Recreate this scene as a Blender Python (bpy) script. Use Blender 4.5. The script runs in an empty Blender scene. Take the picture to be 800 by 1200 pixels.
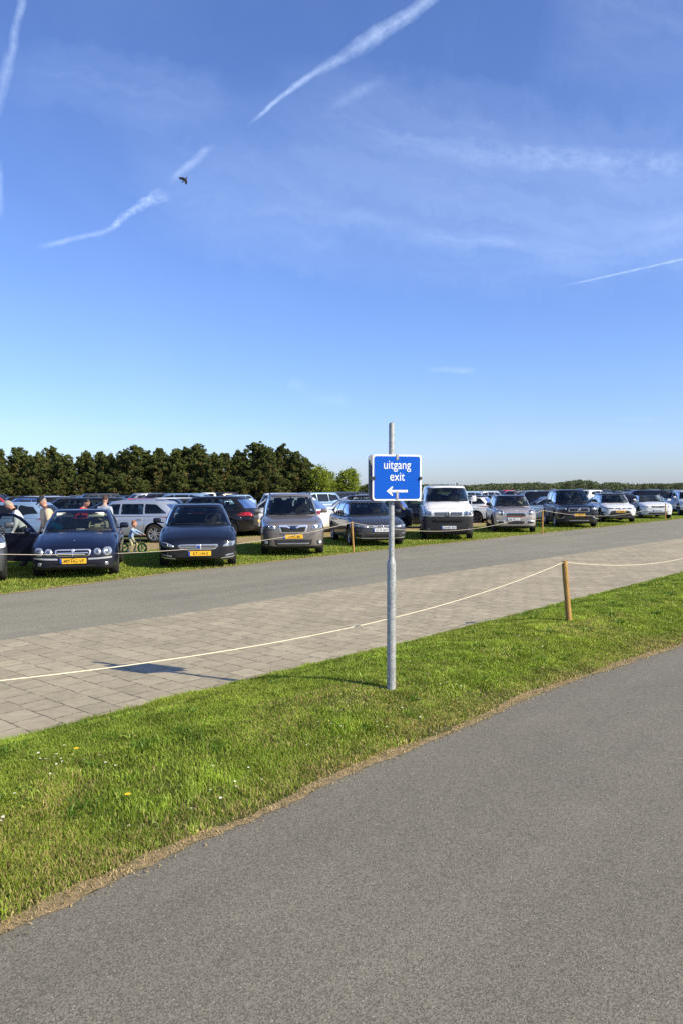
import bpy, bmesh, math, random
import numpy as np
from mathutils import Vector, Matrix
from mathutils.bvhtree import BVHTree
R = math.radians
random.seed(7)
SC = bpy.context.scene
COL = SC.collection

# ------------------------------------------------------------------ camera
CAM_H = 1.8
KH = CAM_H/1.7
cam_d = bpy.data.cameras.new('camera'); cam = bpy.data.objects.new('camera', cam_d); COL.objects.link(cam)
cam_d.sensor_width = 36; cam_d.sensor_fit = 'AUTO'; cam_d.lens = 27.0
cam_d.clip_start = .05; cam_d.clip_end = 6000
PITCH = math.atan(25/900); ROLL = R(.36)
fw = Vector((0, math.cos(PITCH), -math.sin(PITCH))); up0 = Vector((0, math.sin(PITCH), math.cos(PITCH))); rt0 = Vector((1, 0, 0))
RT = rt0*math.cos(ROLL) - up0*math.sin(ROLL); UP = up0*math.cos(ROLL) + rt0*math.sin(ROLL)
m = Matrix((RT, UP, -fw)).transposed().to_4x4(); m.translation = (0, 0, CAM_H)
cam.matrix_world = m
SC.camera = cam

def ray(px, py):
    return (fw*900 + RT*(px-400) - UP*(py-600))/900

def G(px, py, z=0.0):
    d = ray(px, py); t = (z-CAM_H)/d.z
    return (d.x*t, d.y*t)

# ------------------------------------------------------------------ colour management, light
SC.view_settings.view_transform = 'Standard'; SC.view_settings.look = 'None'
SC.view_settings.gamma = 1; SC.view_settings.exposure = 0.42
SUN_AZ = math.atan2(.89, -.455)          # clockwise from +Y
SUN_EL = R(34.5)
sd = bpy.data.lights.new('sun', 'SUN'); sd.energy = 5.0; sd.angle = R(.5); sd.color = (1, .90, .66)
so = bpy.data.objects.new('sun', sd); COL.objects.link(so)
sv = Vector((math.sin(SUN_AZ)*math.cos(SUN_EL), math.cos(SUN_AZ)*math.cos(SUN_EL), math.sin(SUN_EL)))
so.rotation_euler = sv.to_track_quat('Z', 'Y').to_euler(); so.location = (30, -10, 30)

# ------------------------------------------------------------------ node helpers
class NT:
    def __init__(s, tree): s.t = tree; s.n = tree.nodes; s.l = tree.links
    def node(s, typ, **kw):
        n = s.n.new(typ)
        for k, v in kw.items():
            if k.startswith('i_'):
                n.inputs[k[2:].replace('_', ' ')].default_value = v
            else: setattr(n, k, v)
        return n
    def link(s, a, b): s.l.new(a, b)
    def val(s, sock, v):
        if hasattr(v, 'is_output') or isinstance(v, bpy.types.NodeSocket): s.l.new(v, sock)
        else: sock.default_value = v
    def math(s, op, a, b=0.0, c=0.0, clamp=False):
        n = s.n.new('ShaderNodeMath'); n.operation = op; n.use_clamp = clamp
        s.val(n.inputs[0], a); s.val(n.inputs[1], b); s.val(n.inputs[2], c)
        return n.outputs[0]
    def vmath(s, op, a, b=(0, 0, 0)):
        n = s.n.new('ShaderNodeVectorMath'); n.operation = op
        s.val(n.inputs[0], a); s.val(n.inputs[1], b)
        return n
    def mix(s, f, a, b, typ='MIX'):
        n = s.n.new('ShaderNodeMix'); n.data_type = 'RGBA'; n.blend_type = typ
        s.val(n.inputs[0], f); s.val(n.inputs[6], a); s.val(n.inputs[7], b)
        return n.outputs[2]
    def ramp(s, f, stops):
        n = s.n.new('ShaderNodeValToRGB'); e = n.color_ramp.elements
        while len(e) < len(stops): e.new(.5)
        for i, (p, c) in enumerate(stops):
            e[i].position = p; e[i].color = c if len(c) == 4 else (*c, 1)
        s.val(n.inputs[0], f); return n.outputs[0]
    def noise(s, vec, scale, detail=3, rough=.5, dist=0.0):
        n = s.n.new('ShaderNodeTexNoise'); s.l.new(vec, n.inputs['Vector'])
        n.inputs['Scale'].default_value = scale; n.inputs['Detail'].default_value = detail
        n.inputs['Roughness'].default_value = rough; n.inputs['Distortion'].default_value = dist
        return n.outputs['Fac']
    def maprange(s, v, a, b, c=0.0, d=1.0, smooth=False):
        n = s.n.new('ShaderNodeMapRange'); n.clamp = True
        if smooth: n.interpolation_type = 'SMOOTHSTEP'
        s.val(n.inputs[0], v)
        for i, x in enumerate((a, b, c, d)): s.val(n.inputs[i+1], x)
        return n.outputs[0]

def c4(c): return (*c, 1) if len(c) == 3 else c
MATS = {}
def mat(name, col=(.5, .5, .5), rough=.5, metal=0.0, coat=0.0, var=0.0, vscale=8.0, spec=.5, bump=0.0, emit=None):
    if name in MATS: return MATS[name]
    M = bpy.data.materials.new(name); M.use_nodes = True; t = NT(M.node_tree)
    b = M.node_tree.nodes['Principled BSDF']
    b.inputs['Base Color'].default_value = c4(col); b.inputs['Roughness'].default_value = rough
    b.inputs['Metallic'].default_value = metal; b.inputs['Coat Weight'].default_value = coat
    b.inputs['Coat Roughness'].default_value = .04
    b.inputs['Specular IOR Level'].default_value = spec
    if var > 0 or bump > 0:
        tc = t.node('ShaderNodeTexCoord'); n = t.noise(tc.outputs['Object'], vscale, 5, .6)
        if var > 0:
            hi = c4([min(1, x*(1+var)) for x in col[:3]]); lo = c4([x*(1-var) for x in col[:3]])
            t.link(t.ramp(n, [(.3, lo), (.7, hi)]), b.inputs['Base Color'])
        if bump > 0:
            bn = t.node('ShaderNodeBump'); bn.inputs['Strength'].default_value = bump; bn.inputs['Distance'].default_value = .01
            t.link(n, bn.inputs['Height']); t.link(bn.outputs[0], b.inputs['Normal'])
    MATS[name] = M
    return M

def paint(name, col, metal=.25, rough=.32):
    key = 'paint_'+name
    if key in MATS: return MATS[key]
    M = bpy.data.materials.new(key); M.use_nodes = True; t = NT(M.node_tree)
    b = M.node_tree.nodes['Principled BSDF']
    tc = t.node('ShaderNodeTexCoord')
    sx = t.node('ShaderNodeSeparateXYZ'); t.link(tc.outputs['Object'], sx.inputs[0])
    n = t.noise(tc.outputs['Object'], 5.0, 5, .6)
    # road dust on the lower body
    low = t.maprange(sx.outputs[2], .60, .15, 0, .22)
    d = t.math('MULTIPLY', low, n)
    d = t.math('ADD', d, t.math('MULTIPLY', n, .02))
    t.link(t.mix(d, c4(col), (.20, .18, .15, 1)), b.inputs['Base Color'])
    dark = max(col) < .08
    b.inputs['Metallic'].default_value = 0 if dark else metal; b.inputs['Specular IOR Level'].default_value = .15 if dark else .5
    t.link(t.maprange(n, .3, .8, rough, rough+.15), b.inputs['Roughness'])
    b.inputs['Coat Weight'].default_value = .65 if dark else .85; b.inputs['Coat Roughness'].default_value = .035
    MATS[key] = M
    return M

P_NAVY = paint('navy', (.003, .006, .024)); P_NIGHT = paint('night_blue', (.004, .006, .014))
P_BLACK = paint('black', (.008, .008, .010)); P_SILVER = paint('silver', (.50, .53, .57), .6)
P_BRONZE = paint('bronze_grey', (.21, .185, .165), .45); P_CHAR = paint('charcoal', (.035, .038, .045), .4)
P_WHITE = paint('white', (.78, .78, .76), 0.0, .3); P_GREIGE = paint('warm_silver', (.42, .38, .36), .5)
P_RED = paint('red', (.45, .02, .015), .1); P_BLUE = paint('blue', (.02, .06, .22), .3)
P_PALEB = paint('pale_blue', (.25, .36, .50), .4); P_GREY = paint('grey', (.085, .09, .10), .4)
P_GREEN = paint('dark_green', (.012, .03, .02), .3)
M_PLASTIC = mat('black_plastic', (.018, .018, .019), .55, var=.3)
M_GLOSSB = mat('gloss_black', (.006, .006, .007), .12, coat=.8)
M_CHROME = mat('chrome', (.78, .79, .80), .30, .75)
M_ALLOY = mat('alloy', (.55, .56, .58), .32, .85)
M_ALLOYD = mat('dark_alloy', (.10, .10, .11), .35, .8)
M_TYRE = mat('tyre', (.018, .017, .016), .85, var=.3, bump=.3)
M_SEAM = mat('seam', (.004, .004, .004), .8)
M_LAMP = mat('lamp_lens', (.40, .43, .46), .22, .6, 1.0)
M_LAMPB = mat('lamp_inner', (.16, .17, .19), .15, .8, 1.0)
M_LAMPH = mat('lamp_hot', (.85, .88, .9), .12, .2, 1.0)
M_TAIL = mat('tail_lamp', (.42, .015, .02), .12, 0, 1.0)
M_AMBER = mat('amber', (.6, .2, .03), .2, 0, 1.0)
M_GLASSO = mat('dark_glass', (.010, .012, .014), .06, 0, 0, spec=.5)
M_PLY = mat('plate_yellow', (.85, .48, .02), .45); M_PLW = mat('plate_white', (.72, .74, .76), .45)
M_PLB = mat('plate_blue', (.02, .06, .35), .45); M_INK = mat('ink', (.01, .01, .01), .6)
M_SEATD = mat('seat_dark', (.035, .034, .036), .8, var=.2); M_SEATL = mat('seat_cream', (.50, .46, .36), .7, var=.15)
M_DASH = mat('dashboard', (.02, .02, .022), .7, var=.2); M_DASHL = mat('dashboard_tan', (.14, .12, .095), .7, var=.2)
M_PAPER = mat('paper', (.75, .75, .72), .8); M_TEAL = mat('teal_cloth', (.02, .42, .48), .8)
M_SKIN = mat('skin', (.55, .30, .21), .55, var=.08)

def glass_mat():
    M = bpy.data.materials.new('window_glass'); M.use_nodes = True; t = NT(M.node_tree); t.n.clear()
    o = t.node('ShaderNodeOutputMaterial'); tr = t.node('ShaderNodeBsdfTransparent'); tr.inputs[0].default_value = (.50, .56, .55, 1)
    gl = t.node('ShaderNodeBsdfGlossy'); gl.inputs[0].default_value = (1, 1, 1, 1); gl.inputs[1].default_value = .02
    fr = t.node('ShaderNodeFresnel'); fr.inputs[0].default_value = 1.55
    mx = t.node('ShaderNodeMixShader'); t.link(t.math('MULTIPLY', fr.outputs[0], .95, clamp=True), mx.inputs[0])
    t.link(tr.outputs[0], mx.inputs[1]); t.link(gl.outputs[0], mx.inputs[2]); t.link(mx.outputs[0], o.inputs[0])
    return M
M_GLASS = glass_mat()

# ------------------------------------------------------------------ object helpers
def mesh_obj(name, me, mats, parent=None):
    if not isinstance(mats, (list, tuple)): mats = [mats]
    if len(me.materials) == 0:
        for m_ in mats: me.materials.append(m_)
    o = bpy.data.objects.new(name, me); COL.objects.link(o)
    if parent is not None: o.parent = parent
    return o

def pyobj(name, verts, faces, mats, parent=None, smooth=True, sharp=None, midx=None):
    me = bpy.data.meshes.new(name); me.from_pydata([tuple(v) for v in verts], [], faces)
    if midx is not None: me.polygons.foreach_set('material_index', midx)
    if smooth: me.polygons.foreach_set('use_smooth', [True]*len(me.polygons))
    me.update()
    if smooth and sharp: me.set_sharp_from_angle(angle=R(sharp))
    return mesh_obj(name, me, mats, parent)

def bmobj(name, bm, mats, parent=None, smooth=False, sharp=None):
    me = bpy.data.meshes.new(name); bmesh.ops.recalc_face_normals(bm, faces=bm.faces); bm.to_mesh(me); bm.free()
    if smooth:
        me.polygons.foreach_set('use_smooth', [True]*len(me.polygons))
        if sharp: me.set_sharp_from_angle(angle=R(sharp))
    return mesh_obj(name, me, mats, parent)

def empty(name, loc=(0, 0, 0), rz=0.0, parent=None):
    o = bpy.data.objects.new(name, None); COL.objects.link(o); o.location = loc; o.rotation_euler = (0, 0, rz)
    o.empty_display_size = .2
    if parent is not None: o.parent = parent
    return o

def tag(o, label, cat, group=None, kind=None):
    if label: o['label'] = label
    if cat: o['category'] = cat
    if group: o['group'] = group
    if kind: o['kind'] = kind
    return o

def copy_tree(o, parent=None):
    c = o.copy(); COL.objects.link(c)
    if parent is not None: c.parent = parent
    for ch in list(o.children): copy_tree(ch, c)
    return c

def bm_box(bm, c, s, rot=None, bev=0.0, seg=2):
    r = bmesh.ops.create_cube(bm, size=1.0)
    vs = r['verts']
    mt = Matrix.Translation(c) @ (rot.to_4x4() if rot else Matrix.Identity(4)) @ Matrix.Diagonal((*s, 1))
    bmesh.ops.transform(bm, matrix=mt, verts=vs)
    if bev > 0:
        es = list({e for v in vs for e in v.link_edges})
        bmesh.ops.bevel(bm, geom=es, offset=bev, segments=seg, profile=.5, affect='EDGES')

def bm_cyl(bm, p0, p1, r0, r1=None, seg=12, caps=True):
    p0 = Vector(p0); p1 = Vector(p1); r1 = r0 if r1 is None else r1
    d = p1-p0
    mt = Matrix.Translation((p0+p1)/2) @ d.to_track_quat('Z', 'Y').to_matrix().to_4x4()
    bmesh.ops.create_cone(bm, cap_ends=caps, segments=seg, radius1=r0, radius2=r1, depth=d.length, matrix=mt)

def bm_sphere(bm, c, s, seg=10, rot=None):
    mt = Matrix.Translation(c) @ (rot.to_4x4() if rot else Matrix.Identity(4)) @ Matrix.Diagonal((*s, 1))
    bmesh.ops.create_uvsphere(bm, u_segments=seg, v_segments=max(6, seg*2//3), radius=1.0, matrix=mt)

def tube(name, pts, r, m_, parent=None, seg=6):
    vs = []; fs = []
    pts = [Vector(p) for p in pts]
    for i, p in enumerate(pts):
        d = (pts[min(i+1, len(pts)-1)] - pts[max(i-1, 0)]).normalized()
        a = d.cross(Vector((0, 0, 1)));
        if a.length < 1e-3: a = Vector((1, 0, 0))
        a.normalize(); b = d.cross(a).normalized()
        for k in range(seg):
            th = 2*math.pi*k/seg; vs.append(p + a*math.cos(th)*r + b*math.sin(th)*r)
        if i:
            for k in range(seg):
                j = (k+1) % seg; o = (i-1)*seg
                fs.append((o+k, o+j, o+seg+j, o+seg+k))
    return pyobj(name, vs, fs, m_, parent)

def boolean(me_a, cutters):
    """me_a minus the cutter meshes -> new mesh"""
    a = bpy.data.objects.new('tmp', me_a); COL.objects.link(a)
    cs = []
    for c in cutters:
        o = bpy.data.objects.new('tmpc', c); COL.objects.link(o); cs.append(o)
        md = a.modifiers.new('b', 'BOOLEAN'); md.operation = 'DIFFERENCE'; md.object = o; md.solver = 'EXACT'
    bpy.context.view_layer.update()
    dg = bpy.context.evaluated_depsgraph_get()
    res = bpy.data.meshes.new_from_object(a.evaluated_get(dg))
    for o in cs+[a]: bpy.data.objects.remove(o)
    return res

def prism(poly, axis, a0, a1):
    """closed prism mesh: axis 'Y': poly in (x,z); 'X': poly in (y,z)"""
    bm = bmesh.new()
    def P(u, v, a): return (u, a, v) if axis == 'Y' else (a, u, v)
    A = [bm.verts.new(P(u, v, a0)) for u, v in poly]; B = [bm.verts.new(P(u, v, a1)) for u, v in poly]
    n = len(poly); bm.faces.new(A); bm.faces.new(B[::-1])
    for i in range(n): bm.faces.new((A[i], B[i], B[(i+1) % n], A[(i+1) % n]))
    bmesh.ops.recalc_face_normals(bm, faces=bm.faces)
    me = bpy.data.meshes.new('c'); bm.to_mesh(me); bm.free(); return me

def rnd(poly, r=.03, n=3):
    """round the corners of a polygon"""
    out = []; N = len(poly)
    for i in range(N):
        p = Vector(poly[i]); a = Vector(poly[i-1]); b = Vector(poly[(i+1) % N])
        ra = min(r, (a-p).length*.45); rb = min(r, (b-p).length*.45)
        p0 = p+(a-p).normalized()*ra; p1 = p+(b-p).normalized()*rb
        for k in range(n+1):
            t = k/n; q = p0.lerp(p, t).lerp(p.lerp(p1, t), t); out.append((q.x, q.y))
    return out
def rect(x0, z0, x1, z1, r=.02): return rnd([(x0, z0), (x1, z0), (x1, z1), (x0, z1)], r)
def disc(x, z, r, rz=None, n=16): return [(x+r*math.cos(2*math.pi*k/n), z+(rz or r)*math.sin(2*math.pi*k/n)) for k in range(n)]
def mir(poly): return [(-x, z) for x, z in poly][::-1]

AX = {'F': (lambda u, v: Vector((u, -10, v)), Vector((0, 1, 0))), 'B': (lambda u, v: Vector((u, 10, v)), Vector((0, -1, 0))),
      'L': (lambda u, v: Vector((10, u, v)), Vector((-1, 0, 0))), 'R': (lambda u, v: Vector((-10, u, v)), Vector((1, 0, 0))),
      'T': (lambda u, v: Vector((u, v, 10)), Vector((0, 0, -1)))}
def hit(bvh, ax, u, v, off):
    o, d = AX[ax][0](u, v), AX[ax][1]
    for k in range(1):
        h = bvh.ray_cast(o, d)
        if h[0] is not None:
            n = h[1]
            if n.dot(d) > 0: n = -n
            return h[0] - d*off*.5 + n*off*.5
    n = bvh.find_nearest(o + d*8.2)
    return n[0] - d*off

def spans(poly, v):
    xs = []
    N = len(poly)
    for i in range(N):
        (x0, y0), (x1, y1) = poly[i], poly[(i+1) % N]
        if (y0 <= v < y1) or (y1 <= v < y0): xs.append(x0+(v-y0)/(y1-y0)*(x1-x0))
    return (min(xs), max(xs)) if len(xs) >= 2 else None

def patch(name, bvh, ax, poly, m_, parent, off=.006, rows=8, cols=10, bead=True):
    v0 = min(p[1] for p in poly); v1 = max(p[1] for p in poly); e = (v1-v0)*.004
    vs = []; fs = []
    for i in range(rows+1):
        v = v0+e+(v1-v0-2*e)*i/rows; s = spans(poly, v)
        for j in range(cols+1):
            u = s[0]+(s[1]-s[0])*j/cols
            b = i in (0, rows) or j in (0, cols)
            vs.append(hit(bvh, ax, u, v, (-.006 if (b and bead) else off)))
    w = cols+1
    for i in range(rows):
        for j in range(cols):
            fs.append((i*w+j, i*w+j+1, (i+1)*w+j+1, (i+1)*w+j))
    return pyobj(name, vs, fs, m_, parent)

def strip_geo(bvh, ax, pts, w, off, vs, fs, step=.06):
    P = []
    for a, b in zip(pts, pts[1:]):
        a = Vector(a); b = Vector(b); n = max(1, int((b-a).length/step))
        for k in range(n): P.append(a.lerp(b, k/n))
    P.append(Vector(pts[-1])); base = len(vs)
    for i, p in enumerate(P):
        d = (P[min(i+1, len(P)-1)]-P[max(i-1, 0)]).normalized(); nrm = Vector((-d.y, d.x))*w/2
        for s in (-1, 1):
            q = p+nrm*s; vs.append(hit(bvh, ax, q.x, q.y, off))
        if i: fs.append((base+2*i-2, base+2*i-1, base+2*i+1, base+2*i))

def strips(name, bvh, ax, lines, w, m_, parent, off=.003):
    vs = []; fs = []
    for l in lines: strip_geo(bvh, ax, l, w, off, vs, fs)
    return pyobj(name, vs, fs, m_, parent)

def catmull(ctrl, n):
    """dense samples of piecewise-linear (t,v...) control rows, smoothed monotone (pchip-ish)"""
    xs = [c[0] for c in ctrl]; ys = np.array([c[1] for c in ctrl], float)
    k = len(xs); d = [(ys[i+1]-ys[i])/(xs[i+1]-xs[i]) for i in range(k-1)]
    ms = [d[0]]+[0 if d[i-1]*d[i] <= 0 else 2*d[i-1]*d[i]/(d[i-1]+d[i]) for i in range(1, k-1)]+[d[-1]]
    def f(x):
        if x <= xs[0]: return float(ys[0])
        if x >= xs[-1]: return float(ys[-1])
        i = max(j for j in range(k-1) if xs[j] <= x); h = xs[i+1]-xs[i]; t = (x-xs[i])/h
        return float((2*t**3-3*t*t+1)*ys[i]+(t**3-2*t*t+t)*h*ms[i]+(-2*t**3+3*t*t)*ys[i+1]+(t**3-t*t)*h*ms[i+1])
    return f

SECT = [(0, 0), (.3, 0), (.6, 0), (.84, .0), (.92, .03), (.955, .10), (.975, .22), (.99, .36), (1.0, .50), (1.0, .60), (.99, .70), (.978, .745),
        (.985, .77), (.965, .84), (.93, .90), (.87, .945), (.78, .975), (.62, .99), (.4, 1.0), (.2, 1.006), (0, 1.008)]

def make_car(name, s, detail=True, see=True):
    """s: spec dict.  nose towards -Y, origin on the ground under the centre"""
    L, W, H = s['L'], s['W'], s['H']; wb = s.get('wheelbase', L*.59); fo = s.get('front_overhang', (L-wb)*.47)
    wr = s.get('wheel_r', .32)
    nh, ch, bh, th = s['nose'], s['cowl'], s['belt'], s['tail']
    hl = s['hood']                                        # hood length to windscreen base
    root = empty(name)
    y0 = -L/2
    van = s.get('van', False)
    top = [(0, nh-.14), (.02, nh-.07), (.07, nh-.02), (.16, nh+.02), (hl*.5, nh+(ch-nh)*.62), (hl, ch), (hl+.4, bh), (L*.6, bh+.01)]
    top += [(L-s['trunk']-.05, bh+.02), (L-.35, th+.02), (L-.12, th), (L-.04, th-.06), (L, th-.16)]
    tp = catmull(top, 0)
    bot = catmull([(0, .36), (.03, .25), (.12, .20), (.5, .19), (L-.6, .21), (L-.1, .27), (L-.03, .33), (L, .42)], 0)
    nw = s.get('nose_w', .60)
    wd = catmull([(0, nw), (.02, nw+.10), (.06, nw+.19), (.14, .885), (.28, .94), (.55, .985), (1.1, 1), (L-1.0, 1), (L-.4, .965), (L-.15, .90), (L-.05, .82), (L, .68)], 0)
    # side profile smooth
    st = [0, .01, .02, .04, .06, .09, .12, .16, .22, .28, .36, .45]+list(np.arange(.55, L-.5, .12))+[L-.45, L-.36, L-.28, L-.2, L-.14, L-.1, L-.06, L-.04, L-.02, L]
    sect = SECT
    vs = []; fs = []; ns = (len(sect)-1)*2
    bulge = s.get('hood_bulge', .015)
    for t in st:
        zt, zb, w = tp(t), bot(t), wd(t)*W/2
        half = []
        for fx, fz in sect:
            z = zb+(zt-zb)*fz
            if fz > .98 and t < hl: z += bulge*math.exp(-((fx-.0)/.55)**4)*min(1, t/.3)
            half.append((fx*w, z))
        ring = half[:-1]+[(-x, z) for x, z in half[::-1][:-1]]
        vs += [(x, y0+t, z) for x, z in ring]
    for i in range(len(st)-1):
        for k in range(ns):
            j = (k+1) % ns; o = i*ns
            fs.append((o+k, o+j, o+ns+j, o+ns+k))
    fs.append(tuple(range(ns))); o = (len(st)-1)*ns; fs.append(tuple(range(o+ns-1, o-1, -1)))
    bm = bmesh.new(); V = [bm.verts.new(v) for v in vs]
    for f in fs: bm.faces.new([V[i] for i in f])
    bmesh.ops.recalc_face_normals(bm, faces=bm.faces)
    body_bvh = BVHTree.FromBMesh(bm)
    me = bpy.data.meshes.new('body'); bm.to_mesh(me); bm.free()
    axles = (y0+fo, y0+fo+wb); ar = wr+.055
    cut = []
    for ay in axles:
        for sx in (-1, 1):
            b2 = bmesh.new(); bm_cyl(b2, (sx*(W/2-.27), ay, wr+.01), (sx*(W/2+.2), ay, wr+.01), ar, seg=28)
            mc = bpy.data.meshes.new('c'); b2.to_mesh(mc); b2.free(); cut.append(mc)
    me = boolean(me, cut)
    pm = s['paint']; zc = s.get('clad_z', .262); fz_ = s.get('front_z', None)
    bm = bmesh.new(); bm.from_mesh(me)
    for z_ in [zc]+([fz_] if fz_ else []):
        bmesh.ops.bisect_plane(bm, geom=bm.verts[:]+bm.edges[:]+bm.faces[:], plane_co=(0, 0, z_), plane_no=(0, 0, 1), dist=1e-5)
    if fz_: bmesh.ops.bisect_plane(bm, geom=bm.verts[:]+bm.edges[:]+bm.faces[:], plane_co=(0, axles[0]-ar-.02, 0), plane_no=(0, 1, 0), dist=1e-5)
    bm.to_mesh(me); bm.free()
    me.materials.clear(); me.materials.append(pm); me.materials.append(M_PLASTIC)
    lowclad = s.get('clad', 0)
    for p in me.polygons:
        c = p.center
        for ay in axles:
            if math.hypot(c.y-ay, c.z-wr-.01) < ar+.002 and abs(c.x) > W/2-.29: p.material_index = 1
        if c.z < zc: p.material_index = 1
        if fz_ and c.z < fz_ and c.y < axles[0]-ar-.02: p.material_index = 1
        p.use_smooth = True
    me.set_sharp_from_angle(angle=R(38))
    body = mesh_obj('body', me, [], root)
    # ---- cabin
    yw0, yw1 = y0+hl-.02, y0+s['screen_top']; yr0, yr1 = y0+L-s['trunk'], y0+s['roof_end']
    zb = min(ch, bh)-.03; zr = H-.05
    wbt, wrt = s.get('cab_wb', .905)*W/2, s.get('cab_wr', .70)*W/2
    rings = []
    NP = 56
    def ring(fy, ry, w, z, n, bow, rise=0):
        out = []
        for k in range(NP):
            a = 2*math.pi*(k+.5)/NP; c, s_ = math.cos(a), math.sin(a)
            cx = math.copysign(abs(c)**(2/n), c); sy = math.copysign(abs(s_)**(2/n), s_)
            x = w*cx; y = (fy+ry)/2+(ry-fy)/2*sy
            if sy < 0: y -= bow*(1-cx*cx)*abs(sy)
            else: y += bow*.6*(1-cx*cx)*sy
            out.append((x, y, z))
        return out
    lev = 12
    for i in range(lev+1):
        q = i/lev; g = s.get('curve', .06)
        w = wbt+(wrt-wbt)*q+g*math.sin(math.pi*q)*.5
        fy = yw0+(yw1-yw0)*q - .05*math.sin(math.pi*q); ry = yr0+(yr1-yr0)*q + .06*math.sin(math.pi*q)
        rings.append(ring(fy, ry, w, zb+(zr-zb)*q, 6-1.5*q, .10))
    for sc, dz in ((.975, .018), (.94, .031), (.88, .041), (.75, .049), (.5, .053), (.2, .055)):
        cy = (yw1+yr1)/2; hy = (yr1-yw1)/2
        rings.append(ring(cy-hy*(sc*.6+.4*min(1, sc+.02)), cy+hy*(sc*.6+.4*min(1, sc+.02)) if sc > .6 else cy+hy*sc, wrt*sc, zr+dz, 4.5, .10*sc))
    cv = [p for r_ in rings for p in r_]; cf = []
    for i in range(len(rings)-1):
        for k in range(NP):
            j = (k+1) % NP; cf.append((i*NP+k, i*NP+j, (i+1)*NP+j, (i+1)*NP+k))
    cf.append(tuple(range((len(rings)-1)*NP, len(rings)*NP)))
    bm = bmesh.new(); V = [bm.verts.new(v) for v in cv]
    for f in cf: bm.faces.new([V[i] for i in f])
    bmesh.ops.recalc_face_normals(bm, faces=bm.faces)
    # outward check
    cab_bvh = BVHTree.FromBMesh(bm)
    zl0 = max(ch, bh)+.035; zl1 = zr-.045
    def qz(z): return (z-zb)/(zr-zb)
    def wat(z): return wbt+(wrt-wbt)*qz(z)+s.get('curve', .06)*math.sin(math.pi*qz(z))*.5
    wsp = rnd([(-(wat(zl0)-.075), zl0-.02), (0, zl0-.035), (wat(zl0)-.075, zl0-.02), (wat(zl1)-.085, zl1), (0, zl1+.018), (-(wat(zl1)-.085), zl1)], .05)
    rsp = rnd([(-(wat(zl0+.05)-.12), zl0+.05), (wat(zl0+.05)-.12, zl0+.05), (wat(zl1)-.11, zl1-.02), (-(wat(zl1)-.11), zl1-.02)], .05)
    def yf(z): return yw0+(yw1-yw0)*qz(z)
    def yr(z): return yr0+(yr1-yr0)*qz(z)
    zs0, zs1 = zl0, zr-.055
    bp = y0+s.get('bpillar', L*.50); cp = y0+s.get('cpillar', L*.70)
    side = [rnd([(yf(zs0)+.20, zs0), (bp-.03, zs0), (bp-.03, zs1), (yf(zs1)+.17, zs1-.01)], .04),
            rnd([(bp+.03, zs0), (cp-.02, zs0), (cp-.04, zs1), (bp+.03, zs1)], .03)]
    if yr(zs0)-.16-cp > .25:
        side.append(rnd([(cp+.03, zs0+.02), (yr(zs0)-s.get('qmargin', .20), zs0+.03), (yr(zs1)-s.get('qmargin', .20)-.02, zs1-.02), (cp+.01, zs1)], .05))
    nwin = s.get('panels', 0)                       # a panel van has no rear side glass
    if nwin: side = side[:nwin]
    rm = s.get('roof_paint', pm)
    if see:
        me = bpy.data.meshes.new('cab'); bm.to_mesh(me); bm.free()
        a = bpy.data.objects.new('tmp', me); COL.objects.link(a)
        md = a.modifiers.new('s', 'SOLIDIFY'); md.thickness = .03; md.offset = -1
        bpy.context.view_layer.update()
        me2 = bpy.data.meshes.new_from_object(a.evaluated_get(bpy.context.evaluated_depsgraph_get())); bpy.data.objects.remove(a)
        cuts = [prism(wsp, 'Y', y0-1, (yw1+yr1)/2-.1)] + [prism(p, 'X', -2, 2) for p in side] + [prism(rsp, 'Y', (yw1+yr1)/2+.1, y0+L+1)]
        me = boolean(me2, cuts)
    else:
        me = bpy.data.meshes.new('cab'); bm.to_mesh(me); bm.free()
    me.materials.clear(); me.materials.append(pm); me.materials.append(rm)
    for p in me.polygons:
        p.use_smooth = True
        if p.center.z > zr-.03: p.material_index = 1
    me.set_sharp_from_angle(angle=R(40))
    mesh_obj('roof', me, [], root)
    gm = M_GLASS if see else M_GLASSO; go = -.010 if see else .004
    def infl(poly, d=.008):
        cx = sum(p[0] for p in poly)/len(poly); cz = sum(p[1] for p in poly)/len(poly)
        return [(x+math.copysign(d, x-cx), z+math.copysign(d, z-cz)) for x, z in poly]
    kw = dict(off=go, bead=False)
    patch('windscreen', cab_bvh, 'F', infl(wsp), gm, root, rows=10, cols=14, **kw)
    patch('rear_window', cab_bvh, 'B', infl(rsp), gm, root, rows=8, cols=12, **kw)
    for ax in 'LR':
        for p in side: patch('side_window', cab_bvh, ax, infl(p), gm, root, rows=6, cols=8, **kw)
    # ---- wheels
    for ay in axles:
        for sx in (-1, 1):
            wheel(root, (sx*(W/2-.125), ay, wr), wr, sx, s.get('rim', M_ALLOY), s.get('spokes', 5), detail)
    if not detail: 
        for x in (-1, 1):
            if s.get('tail_poly'):
                patch('tail_lamp', body_bvh, 'B', s['tail_poly'] if x > 0 else mir(s['tail_poly']), M_TAIL, root, rows=4, cols=4)
            patch('headlight', body_bvh, 'F', (lambda q: q if x > 0 else mir(q))(rect(W*.27, nh-.12, W*.43, nh-.02)), M_LAMP, root, rows=4, cols=4)
        return root
    # ---- seams, handles
    fx = W/2-.02
    yh = y0+hl
    lines = [[(-W*.36, y0+.16), (-W*.375, y0+.6), (-W*.385, yh-.05)], [(W*.36, y0+.16), (W*.375, y0+.6), (W*.385, yh-.05)],
             [(-W*.36, y0+.155), (0, y0+.12), (W*.36, y0+.155)]]
    strips('bonnet_gap', body_bvh, 'T', lines, .009, M_SEAM, root, off=.002)
    dz0, dz1 = .26, bh-.06
    hy = max(yf(bh)+.02, axles[0]+wr+.12)
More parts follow.
